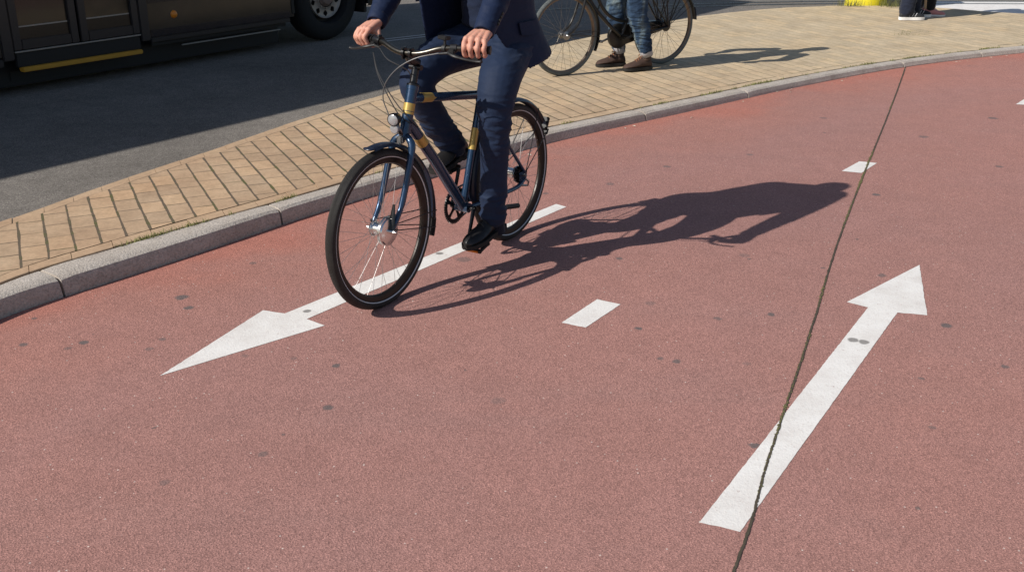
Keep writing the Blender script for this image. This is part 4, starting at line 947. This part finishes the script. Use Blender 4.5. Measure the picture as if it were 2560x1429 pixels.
def eyes(par,c,hairmat,seed=0):
    c=V(c)
    for s in (-1,1):
        b=MB(); b.ball(c+V((.068,s*.031,.008)),.0135,12,8); e=build(b,'eye',M['whitesole'],par); b=MB(); b.ball(c+V((.0765,s*.0315,.008)),(.006,.006,.006),10,6); build(b,'iris',M['hair'],e)
    h=MB(); h.ball(c+V((-.026,0,.045)),(.102,.083,.090),20,12); h.ball(c+V((-.055,0,-.012)),(.062,.073,.06),16,10); h.ball(c+V((.035,0,.092)),(.05,.06,.035),14,10)
    me=remesh(h,.006,3,folds((30,30,12),.004,seed),'hair'); finish(me,M[hairmat]); link('hair',me,par)
def shoe(par,heel,toe_yaw,pitch,L,mat,solemat,lace,kind='shoe',scale=1.0,soleh=.014,heelh=.012,mtx=None):
    T=Matrix.Translation(heel)@Matrix.Rotation(toe_yaw,4,'Z')@Matrix.Rotation(pitch,4,'Y')
    sec=[(0,.020,.052),(.03,.029,.066),(.10,.0345,.088),(.19,.0365,.100),(.28,.036,.104),(.36,.036,.096),(.46,.038,.079),(.58,.0425,.062),(.70,.0455,.050),(.82,.0435,.042),(.92,.034,.034),(.98,.020,.024),(1,.008,.016)]
    sec=spline(sec,4); up=MB(); n=20; base=soleh
    def outw(t): return .0
    for t,wd,h in sec:
        wd*=scale; h*=scale; cy=.006*math.sin(min(1,max(0,(t-.4)/.6))*PI)*0
        for k in range(n):
            a=2*PI*k/n; y=math.cos(a)*wd; z=math.sin(a); 
            y*= (1-.40*max(0,z)*(1 if t<.62 else .55)) if z>0 else 1
            zz=base+(h*.42)+z*h*.58 if z>0 else base+h*.42*(1+z*1.0)
            up.v.append(tuple(T@V((t*L,y,zz))))
    m=len(sec); up.f=[(i*n+k,i*n+(k+1)%n,(i+1)*n+(k+1)%n,(i+1)*n+k) for i in range(m-1) for k in range(n)]+[tuple(range(n)),tuple(range((m-1)*n+n-1,(m-1)*n-1,-1))]
    o=build(up,kind,M[mat],par)
    so_=MB(); half=[]
    for t,wd,h in sec: half.append((t*L,wd*scale*1.07+.0015))
    poly=[(x,y) for x,y in half]+[(x,-y) for x,y in half[::-1]]
    poly=[(x+(.004 if x>L*.9 else (-.004 if x<.02 else 0)),y) for x,y in poly]; N_=len(poly)
    vs=[T@V((x,y,soleh+.006)) for x,y in poly]+[T@V((x,y,(0 if x>L*.33 else -heelh) if not(.30*L<x<.42*L) else -heelh*.5)) for x,y in poly]
    so_.add(vs,[tuple(range(N_)),tuple(range(2*N_-1,N_-1,-1))]+[(i,N_+i,N_+(i+1)%N_,(i+1)%N_) for i in range(N_)])
    build(so_,'sole',M[solemat],o,angle=40)
    lc=MB()
    for k in range(4):
        t=.36+.07*k; h=(.118-.022*k)*scale*.83+soleh*.5; wd=.020*scale
        z1=base+{0:.100,1:.089,2:.077,3:.068}[k]*scale*.955
        lc.tube(spline([T@V((t*L,-wd,z1-.012)),T@V((t*L+.003,0,z1+.004)),T@V((t*L,wd,z1-.012))],4),.0026*scale,6)
    t=.345; z1=base+.104*scale
    for s in (-1,1): lc.tube(spline([T@V((t*L,0,z1)),T@V((t*L+.012,s*.02,z1+.004)),T@V((t*L+.022,s*.03,z1-.014)),T@V((t*L+.006,s*.022,z1-.004)),T@V((t*L,0,z1))],4),.0022*scale,6)
    build(lc,'laces',M[lace],o)
    return o

def rider():
    Pn=tag(empty('person',BR0,YAW),'person in a navy suit and black shoes riding the navy blue bicycle','person')
    # skin body, one continuous surface with hands closed round the grips
    b=MB(); gl=V((.731,.290,1.101)); gr_=V((.731,-.290,1.101)); wl=V((.664,.285,1.163)); wr=V((.664,-.285,1.163))
    oL=V((.71,.349,1.098))-V((.752,.232,1.102)); oR=V((oL.x,-oL.y,oL.z))
    hand_grip(b,gl,oL,wl); hand_grip(b,gr_,oR,wr)
    EL=(.455,.250,1.345); ER=(.455,-.325,1.325); SL=(.215,.190,1.575); SR=(.215,-.190,1.575)
    for w_,E_,Sh in ((wl,EL,SL),(wr,ER,SR)):
        limb(b,[tuple(w_)+(.0265,),tuple(w_.lerp(V(E_),.35))+(.031,),tuple(w_.lerp(V(E_),.75))+(.038,),E_+(.036,),tuple(V(E_).lerp(V(Sh),.5))+(.042,),Sh+(.05,)],16,5)
    limb(b,[(.10,0,1.0,.10),(.125,0,1.15,.085),(.165,0,1.32,.085),(.195,0,1.50,.08),(.225,0,1.58,.06),(.27,0,1.63,.056),(.30,0,1.66,.052)],20,4,1.25)
    LL=[(.12,.10,1.0,.09),(.375,.18,.90,.075),(.44,.195,.75,.058),(.405,.17,.50,.05),(.365,.152,.25,.035),(.36,.150,.20,.032)]
    RL=[(.12,-.10,1.0,.09),(.43,-.145,.965,.07),(.565,-.15,.90,.058),(.43,-.14,.66,.048),(.29,-.132,.53,.034),(.275,-.132,.50,.032)]
    limb(b,LL,14,4); limb(b,RL,14,4)
    head(b,(.33,0,1.725))
    me=remesh(b,.0033,3,None,'body'); finish(me,M['skin']); body=link('body',me,Pn)
    eyes(Pn,(.33,0,1.725),'hair',2)
    # trousers
    t=MB()
    L2=[(.12,.095,1.02,.115),(.25,.135,.965,.104),(.362,.172,.905,.097),(.432,.190,.79,.082),(.425,.185,.66,.069),(.404,.166,.50,.064),(.396,.155,.37,.064),(.392,.151,.262,.062)]
    R2=[(.12,-.095,1.02,.115),(.27,-.13,1.0,.102),(.43,-.145,.968,.090),(.560,-.15,.897,.081),(.515,-.147,.80,.074),(.405,-.14,.655,.067),(.335,-.134,.575,.064),(.305,-.132,.540,.063)]
    limb(t,L2,22,6); limb(t,R2,22,6); limb(t,[(.10,0,1.0,.12),(.12,0,1.10,.128)],22,4,1.3)
    fz=folds((9,9,15),.0085,3); fz2=folds((17,17,30),.0035,8); fk=folds((7,7,26),.012,5)
    def tf(p):
        k=math.exp(-((p.z-.70)/.13)**2)*(1 if p.y>0 else .0)+math.exp(-((p.z-.31)/.09)**2)*(1 if p.y>0 else 0)+(math.exp(-((p.z-.62)/.1)**2) if p.y<0 else 0)+math.exp(-((p.z-1.05)/.08)**2)*.9
        return (.12+.35*min(1,k))*fz(p)+.30*fz2(p)*(.15+min(1,k))+k*fk(p)*1.05
    me=remesh(t,.0065,5,tf,'trousers'); finish(me,M['trouser']); tr=link('trousers',me,Pn)
    hm=MB()
    for path in (L2,R2):
        a=V(path[-1][:3]); d=(a-V(path[-2][:3])).normalized(); hm.tube([a+d*.035,a+d*.075],[.0625,.0645],26,cap=False)
    # socks and shoes
    sk=MB(); sk.tube([(.378,.151,.30),(.368,.150,.22),(.362,.150,.17)],[.043,.041,.043],18); build(sk,'sock',M['sockm'],Pn)
    sk=MB(); sk.tube([(.32,-.132,.58),(.285,-.132,.53),(.268,-.132,.485)],[.043,.041,.043],18); build(sk,'sock',M['sockm'],Pn)
    s1=shoe(Pn,V((.300,.142,.178)),R(-3),R(7),.292,'shoe','sole','shoe',scale=1.06)
    s2=shoe(Pn,V((.200,-.138,.492)),R(3),R(9),.292,'shoe','sole','shoe',scale=1.06)
    # knitted pullover
    k=MB(); rings=[(1.105,.150,.120,.140),(1.12,.150,.134,.146),(1.17,.152,.134,.145),(1.25,.165,.128,.145),(1.38,.185,.128,.158),(1.51,.20,.105,.15),(1.575,.22,.07,.08),(1.615,.24,.058,.060)]
    q=spline(rings,5); k.tube([(x,0,z) for z,x,_,_ in q],[(bx,by) for _,_,bx,by in q],40,up=(1,0,0))
    me=remesh(k,.007,3,folds((9,8,16),.008,11),'sweater'); finish(me,M['knit']); link('sweater',me,Pn)
    # jacket: open shell with sleeves
    ringj=[(.940,.085,.232,.215,66,30),(.985,.092,.224,.200,50,20),(1.05,.108,.212,.182,34,12),(1.14,.132,.202,.163,18,6),(1.25,.160,.200,.155,14,6),(1.40,.188,.210,.152,16,10),(1.54,.205,.212,.132,26,24),(1.61,.222,.160,.100,36,38),(1.655,.24,.088,.080,45,45)]
    RJ=spline(ringj,6)
    def rp(z):
        for a,b_ in zip(RJ,RJ[1:]):
            if a[0]<=z<=b_[0]: t_=(z-a[0])/(b_[0]-a[0]); return [x+(y-x)*t_ for x,y in zip(a,b_)]
        return RJ[0] if z<RJ[0][0] else RJ[-1]
    def jp(th,z,off=0):
        """point of the shell; th from the front (0) to the left (+) in degrees"""
        _,cx,a,b_,gl_,gr2=rp(z); c_,s_=math.cos(R(th)),math.sin(R(th))
        low=max(0,(1.16-z)/.22); td=th if th<=180 else 360-th
        sp=1+.05*low*max(0,s_)
        e=.82; cc=math.copysign(abs(c_)**e,c_); ss=math.copysign(abs(s_)**e,s_)
        zz=z+low*(.040*(-c_)+.010*s_)
        nx,ny=c_/b_,s_/a; l=math.hypot(nx,ny); nx,ny=nx/l,ny/l
        X=cx+b_*cc*(1+.08*low*max(0,-c_)); Y=a*ss*sp
        # the open fronts hang straight forward over the thighs instead of closing round the body
        k=max(0,min(1,(1.54-z)/.18))*(1 if th>180 else .8)
        if td<84 and k>0:
            X0=cx+b_*abs(math.cos(R(84)))**e; sg=1 if th<=180 else -1; Y0=sg*a*abs(math.sin(R(84)))**e*(1+.05*low if sg>0 else 1)
            X1=X0+(84-td)*PI/180*.225; Y1=Y0*(1-.0016*(84-td)); X=X+(X1-X)*k; Y=Y+(Y1-Y)*k; nx=nx*(1-k)+.12*k; ny=ny*(1-k)+sg*k
        return V((X+nx*off,Y+ny*off,zz))
    j=MB(); nz=46; nth=64; outer=[];inner=[]
    for i in range(nz+1):
        z=.940+(1.655-.940)*i/nz; rr=rp(z)
        for kk in range(nth+1):
            th=rr[4]+(360-rr[5]-rr[4])*kk/nth
            outer.append(jp(th,z,0)); inner.append(jp(th,z,-.010))
    o=len(outer); m=nth+1; fs=[]
    for i in range(nz):
        for kk in range(nth):
            q=(i*m+kk,i*m+kk+1,(i+1)*m+kk+1,(i+1)*m+kk); fs.append(q); fs.append(tuple(x+o for x in q[::-1]))
    for i in range(nz):
        for kk in (0,nth): a=i*m+kk; fs.append((a,a+m,a+m+o,a+o))
    for kk in range(nth):
        for i in (0,nz): a=i*m+kk; fs.append((a,a+1,a+1+o,a+o))
    j.add(outer+inner,fs)
    cuffL=V(wl).lerp(V(EL),.10); cuffR=V(wr).lerp(V(ER),.10)
    for cf,E_,Sh,s in ((cuffL,EL,SL,1),(cuffR,ER,SR,-1)):
        E_=V(E_); Sh=V(Sh)
        limb(j,[tuple(cf)+(.044,),tuple(cf.lerp(E_,.3))+(.050,),tuple(cf.lerp(E_,.75))+(.058,),tuple(E_)+(.060,),tuple(E_.lerp(Sh,.45))+(.068,),tuple(Sh+V((0,-s*.015,-.01)))+(.080,)],20,6,1.06)
    fj=folds((5,5,7),.011,21); fs2=folds((12,12,22),.007,4)
    def jf(p):
        k=1 if abs(p.y)>.245 and p.z>1.1 else .22
        return .32*fj(p)+.6*k*fs2(p)
    me=remesh(j,.0058,3,jf,'jacket'); finish(me,M['suit']); jk=link('jacket',me,Pn)
    # pocket flaps, lapels, sleeve buttons
    for s in (1,-1):
        fl=MB(); nu,nv=14,6; vs=[]
        for a in range(nu+1):
            for c_ in range(nv+1):
                th=(s*(62+36*a/nu))%360; z=1.145-.052*c_/nv-(.010*math.sin(PI*a/nu) if c_==nv else 0); vs.append(jp(th,z,.011))
        for a in range(nu+1):
            for c_ in range(nv+1):
                th=(s*(62+36*a/nu))%360; z=1.145-.052*c_/nv-(.010*math.sin(PI*a/nu) if c_==nv else 0); vs.append(jp(th,z,.003))
        q=nv+1; o_=(nu+1)*q; fs=[]
        for a in range(nu):
            for c_ in range(nv): f_=(a*q+c_,a*q+c_+1,(a+1)*q+c_+1,(a+1)*q+c_); fs+= [f_,tuple(x+o_ for x in f_[::-1])]
        for a in range(nu): fs+= [(a*q,a*q+q,a*q+q+o_,a*q+o_),(a*q+nv,a*q+nv+q,a*q+nv+q+o_,a*q+nv+o_)]
        fl.add(vs,fs); build(fl,'pocket_flap',M['suit'],jk)
        lp=MB(); vs=[]; nu=16
        for a in range(nu+1):
            z=1.24+.27*a/nu; rr=rp(z); g0=(rr[4] if s>0 else rr[5]); wdt=4+20*math.sin(PI*(.15+.75*a/nu))
            for c_ in range(4): vs.append(jp((s*(g0+wdt*c_/3))%360,z,.013+.006*(1-c_/3)))
        lp.add(vs,[(a*4+c_,a*4+c_+1,a*4+c_+5,a*4+c_+4) for a in range(nu) for c_ in range(3)])
        o2=build(lp,'lapel',M['suit'],jk); md=o2.modifiers.new('s','SOLIDIFY'); md.thickness=.005
    for cf,E_,s in ((cuffL,V(EL),1),(cuffR,V(ER),-1)):
        d=(E_-cf).normalized(); ou=V((-.25,s*1,0)); ou=(ou-d*ou.dot(d)).normalized()
        for i in range(4):
            p=cf+d*(.022+.019*i)+ou*.0505; bt=MB(); bt.lathe([(0,.004),(.006,.0038),(.0078,.002),(.0078,-.004)],p,ou,14); build(bt,'sleeve_button',M['blackmat'],jk)
    # hem bands of the sleeves show as a fold line
    for cf,E_ in ((cuffL,V(EL)),(cuffR,V(ER))):
        d=(E_-cf).normalized(); c_=MB(); c_.tube([cf-d*.036,cf-d*.030,cf-d*.004,cf+d*.006],[.0405,.0445,.0475,.0470],24,cap=False); o2=build(c_,'cuff',M['suit'],jk); md=o2.modifiers.new('s','SOLIDIFY'); md.thickness=.004; md.offset=-1
    return Pn
rider()

def figure(root,label,hip,legs,arms,top,sh,hd_,mats,voxel=.008,trouser_r=(.105,.085,.075,.07),cuffr=None,grip=None,fold=.010,seed=1,hem=.12):
    """standing or walking figure; legs/arms = joint positions in the root's frame"""
    Pn=root; tag(Pn,label,'person')
    b=MB(); hp=V(hip); shc=V(sh)
    limb(b,[tuple(hp)+(.11,),tuple(hp.lerp(shc,.4))+(.105,),tuple(hp.lerp(shc,.8))+(.115,),tuple(shc+V((0,0,.02)))+(.075,),tuple(shc+V((.02,0,.09)))+(.053,),tuple(V(hd_)-V((.02,0,.06)))+(.05,)],18,4,1.3)
    for h_,k_,a_ in legs: limb(b,[tuple(h_)+(.085,),tuple(V(h_).lerp(V(k_),.5))+(.075,),tuple(k_)+(.056,),tuple(V(k_).lerp(V(a_),.4))+(.052,),tuple(a_)+(.036,),tuple(V(a_)-V((0,0,.05)))+(.034,)],14,4)
    for i,(s_,e_,w_) in enumerate(arms):
        limb(b,[tuple(s_)+(.05,),tuple(V(s_).lerp(V(e_),.6))+(.044,),tuple(e_)+(.037,),tuple(w_)+(.026,)],14,4)
        sd=1 if s_[1]>0 else -1
        if grip: hand_grip(b,grip[i][0],grip[i][1],w_)
        else: hand_open(b,w_,V(w_)-V(e_),sd)
    head(b,hd_); me=remesh(b,.005,3,None,'body'); finish(me,M['skin']); link('body',me,Pn); eyes(Pn,hd_,'hair',seed)
    t=MB(); tr_=trouser_r
    for h_,k_,a_ in legs:
        a2=V(a_)+V((0,0,hem-a_[2]+.0)) if False else V(a_)
        limb(t,[tuple(h_)+(tr_[0],),tuple(V(h_).lerp(V(k_),.5))+((tr_[0]+tr_[1])/2,),tuple(k_)+(tr_[1],),tuple(V(k_).lerp(a2,.5))+(tr_[2],),tuple(a2)+(tr_[3],)],20,6)
    limb(t,[tuple(hp)+(.115,),tuple(hp+V((0,0,.1)))+(.12,)],20,4,1.3)
    f1=folds((8,8,15),fold,seed); f2=folds((16,16,30),fold*.4,seed+3); fz=folds((6,6,28),fold*1.3,seed+6)
    def tf(p): return f1(p)*.8+f2(p)+fz(p)*math.exp(-((p.z-.33)/.16)**2)
    me=remesh(t,voxel,4,tf,'trousers'); finish(me,M[mats['trousers']]); link('trousers',me,Pn)
    if cuffr:
        for h_,k_,a_ in legs:
            c_=MB(); d=(V(a_)-V(k_)).normalized(); A=V(a_)
            c_.tube([A-d*.030,A-d*.026,A+d*.01,A+d*.046,A+d*.052,A+d*.044],[cuffr+.002,cuffr+.006,cuffr+.006,cuffr+.005,cuffr+.002,cuffr-.004],26,cap=False); me=c_.mesh('rolled_cuff'); 
            for v in me.vertices: v.co+=V((0,0,.006*noise.noise(v.co*14)))+v.co.normalized()*.005*noise.noise(v.co*22)
            finish(me,M['cuffm']); link('rolled_cuff',me,Pn)
    j=MB()
    limb(j,[tuple(hp+V((0,0,-.04)))+(.135,),tuple(hp.lerp(shc,.35))+(.128,),tuple(hp.lerp(shc,.8))+(.135,),tuple(shc+V((0,0,.01)))+(.10,),tuple(shc+V((.01,0,.06)))+(.065,)],20,5,1.32)
    for s_,e_,w_ in arms: limb(j,[tuple(s_)+(.07,),tuple(V(s_).lerp(V(e_),.6))+(.062,),tuple(e_)+(.055,),tuple(V(e_).lerp(V(w_),.92))+(.042,)],16,5)
    me=remesh(j,voxel,4,folds((7,7,12),.010,seed+9),'jacket'); finish(me,M[mats['top']]); link('jacket',me,Pn)
    return Pn

# the person astride the old bicycle
fc=V((.456,9.365,0)); r0=fc-HB_*1.13
root=empty('person',(r0.x,r0.y,.078),YB)
legs=[((.38,.10,.93),(.43,.135,.53),(.335,.165,.172)),((.42,-.10,.93),(.475,-.115,.53),(.415,-.125,.172))]
arms=[((.36,.19,1.38),(.36,.33,1.12),(.50,.275,1.055)),((.36,-.19,1.38),(.36,-.33,1.12),(.50,-.275,1.055))]
figure(root,'person in faded jeans with rolled cuffs and brown boots standing astride the old black bicycle',(.39,0,.97),legs,arms,None,(.36,0,1.42),(.40,0,1.66),dict(trousers='denim',top='grey'),
  trouser_r=(.105,.088,.072,.058),cuffr=.052,grip=[(V((.55,.269,.987)),V((-.12,.006,-.021))),(V((.55,-.269,.987)),V((-.12,-.006,-.021)))],fold=.012,seed=5)
for (hx,hy,tx,ty) in ((.268,.168,.515,.130),(.352,-.112,.602,-.175)):
    shoe(root,V((hx,hy,.004)),math.atan2(ty-hy,tx-hx),0,.285,'boot','sole','bootlace','boot',scale=1.12,soleh=.016,heelh=0)
    a=legs[0 if hy>0 else 1][2]
    k=MB(); k.tube([(a[0],a[1],.20),(a[0]-.005,a[1],.14),(a[0]-.008,a[1],.09)],[.043,.044,.046],16); build(k,'boot_shaft',M['boot'],root)
# two walkers by the yellow post
root=empty('person',(4.80,13.10,.075),R(4))
legs=[((.02,.09,.92),(.02,.09,.50),(-.12,.10,.115)),((.02,-.09,.92),(.10,-.09,.50),(.075,-.10,.110))]
legs=[((.02,.09,.92),(.08,.10,.50),(.125,.115,.115)),((.02,-.09,.92),(.0,-.09,.50),(-.055,-.10,.110))]
arms=[((.0,.19,1.38),(-.06,.24,1.10),(.03,.24,.86)),((.0,-.19,1.38),(-.04,-.24,1.10),(.06,-.24,.87))]
figure(root,'person in dark navy trousers and black sneakers with white soles walking past the yellow post',(.02,0,.97),legs,arms,None,(.0,0,1.42),(.04,0,1.66),dict(trousers='navy2',top='suit'),trouser_r=(.105,.09,.085,.088),fold=.008,seed=12)
for hx,hy,yw in ((-.135,-.105,-.05),(.055,.115,.03)):
    s_=shoe(root,V((hx,hy,.002)),yw,0,.30,'sneaker','whitesole','silverstripe','sneaker',scale=1.1,soleh=.028,heelh=0)
    st=MB()
    for q in range(3):
        T=Matrix.Translation((hx,hy,.002))@Matrix.Rotation(yw,4,'Z')
        for sd in (-1,1): st.tube([T@V((.10+.035*q,sd*.046,.045)),T@V((.125+.035*q,sd*.037,.082))],.004,6)
    build(st,'side_stripe',M['silverstripe'],s_)
root=empty('person',(5.10,13.42,.07),R(2))
legs=[((.0,.09,.90),(.03,.09,.49),(-.02,.09,.12)),((.0,-.09,.90),(.05,-.09,.49),(.055,-.09,.12))]
arms=[((.0,.18,1.34),(-.05,.23,1.07),(.03,.23,.84)),((.0,-.18,1.34),(-.03,-.23,1.07),(.06,-.23,.85))]
figure(root,'person in black trousers with a tan side strip and pink shoes, rightmost of the walkers',(.0,0,.95),legs,arms,None,(.0,0,1.38),(.03,0,1.61),dict(trousers='blackcloth',top='lining'),trouser_r=(.10,.08,.068,.062),fold=.006,seed=17)
for hx,hy,yw in ((-.085,.09,.05),(-.01,-.09,-.04)):
    shoe(root,V((hx,hy,.002)),yw,0,.26,'pink','whitesole','silverstripe','shoe',scale=1.0,soleh=.018,heelh=0)
ss=MB(); ss.tube(spline([(-.035,-.155,.85),(-.055,-.165,.5),(-.045,-.160,.30),(-.03,-.150,.10)],5),[(.004,.016)]*16,8,up=(0,1,0)); build(ss,'side_strip',M['beige'],root)
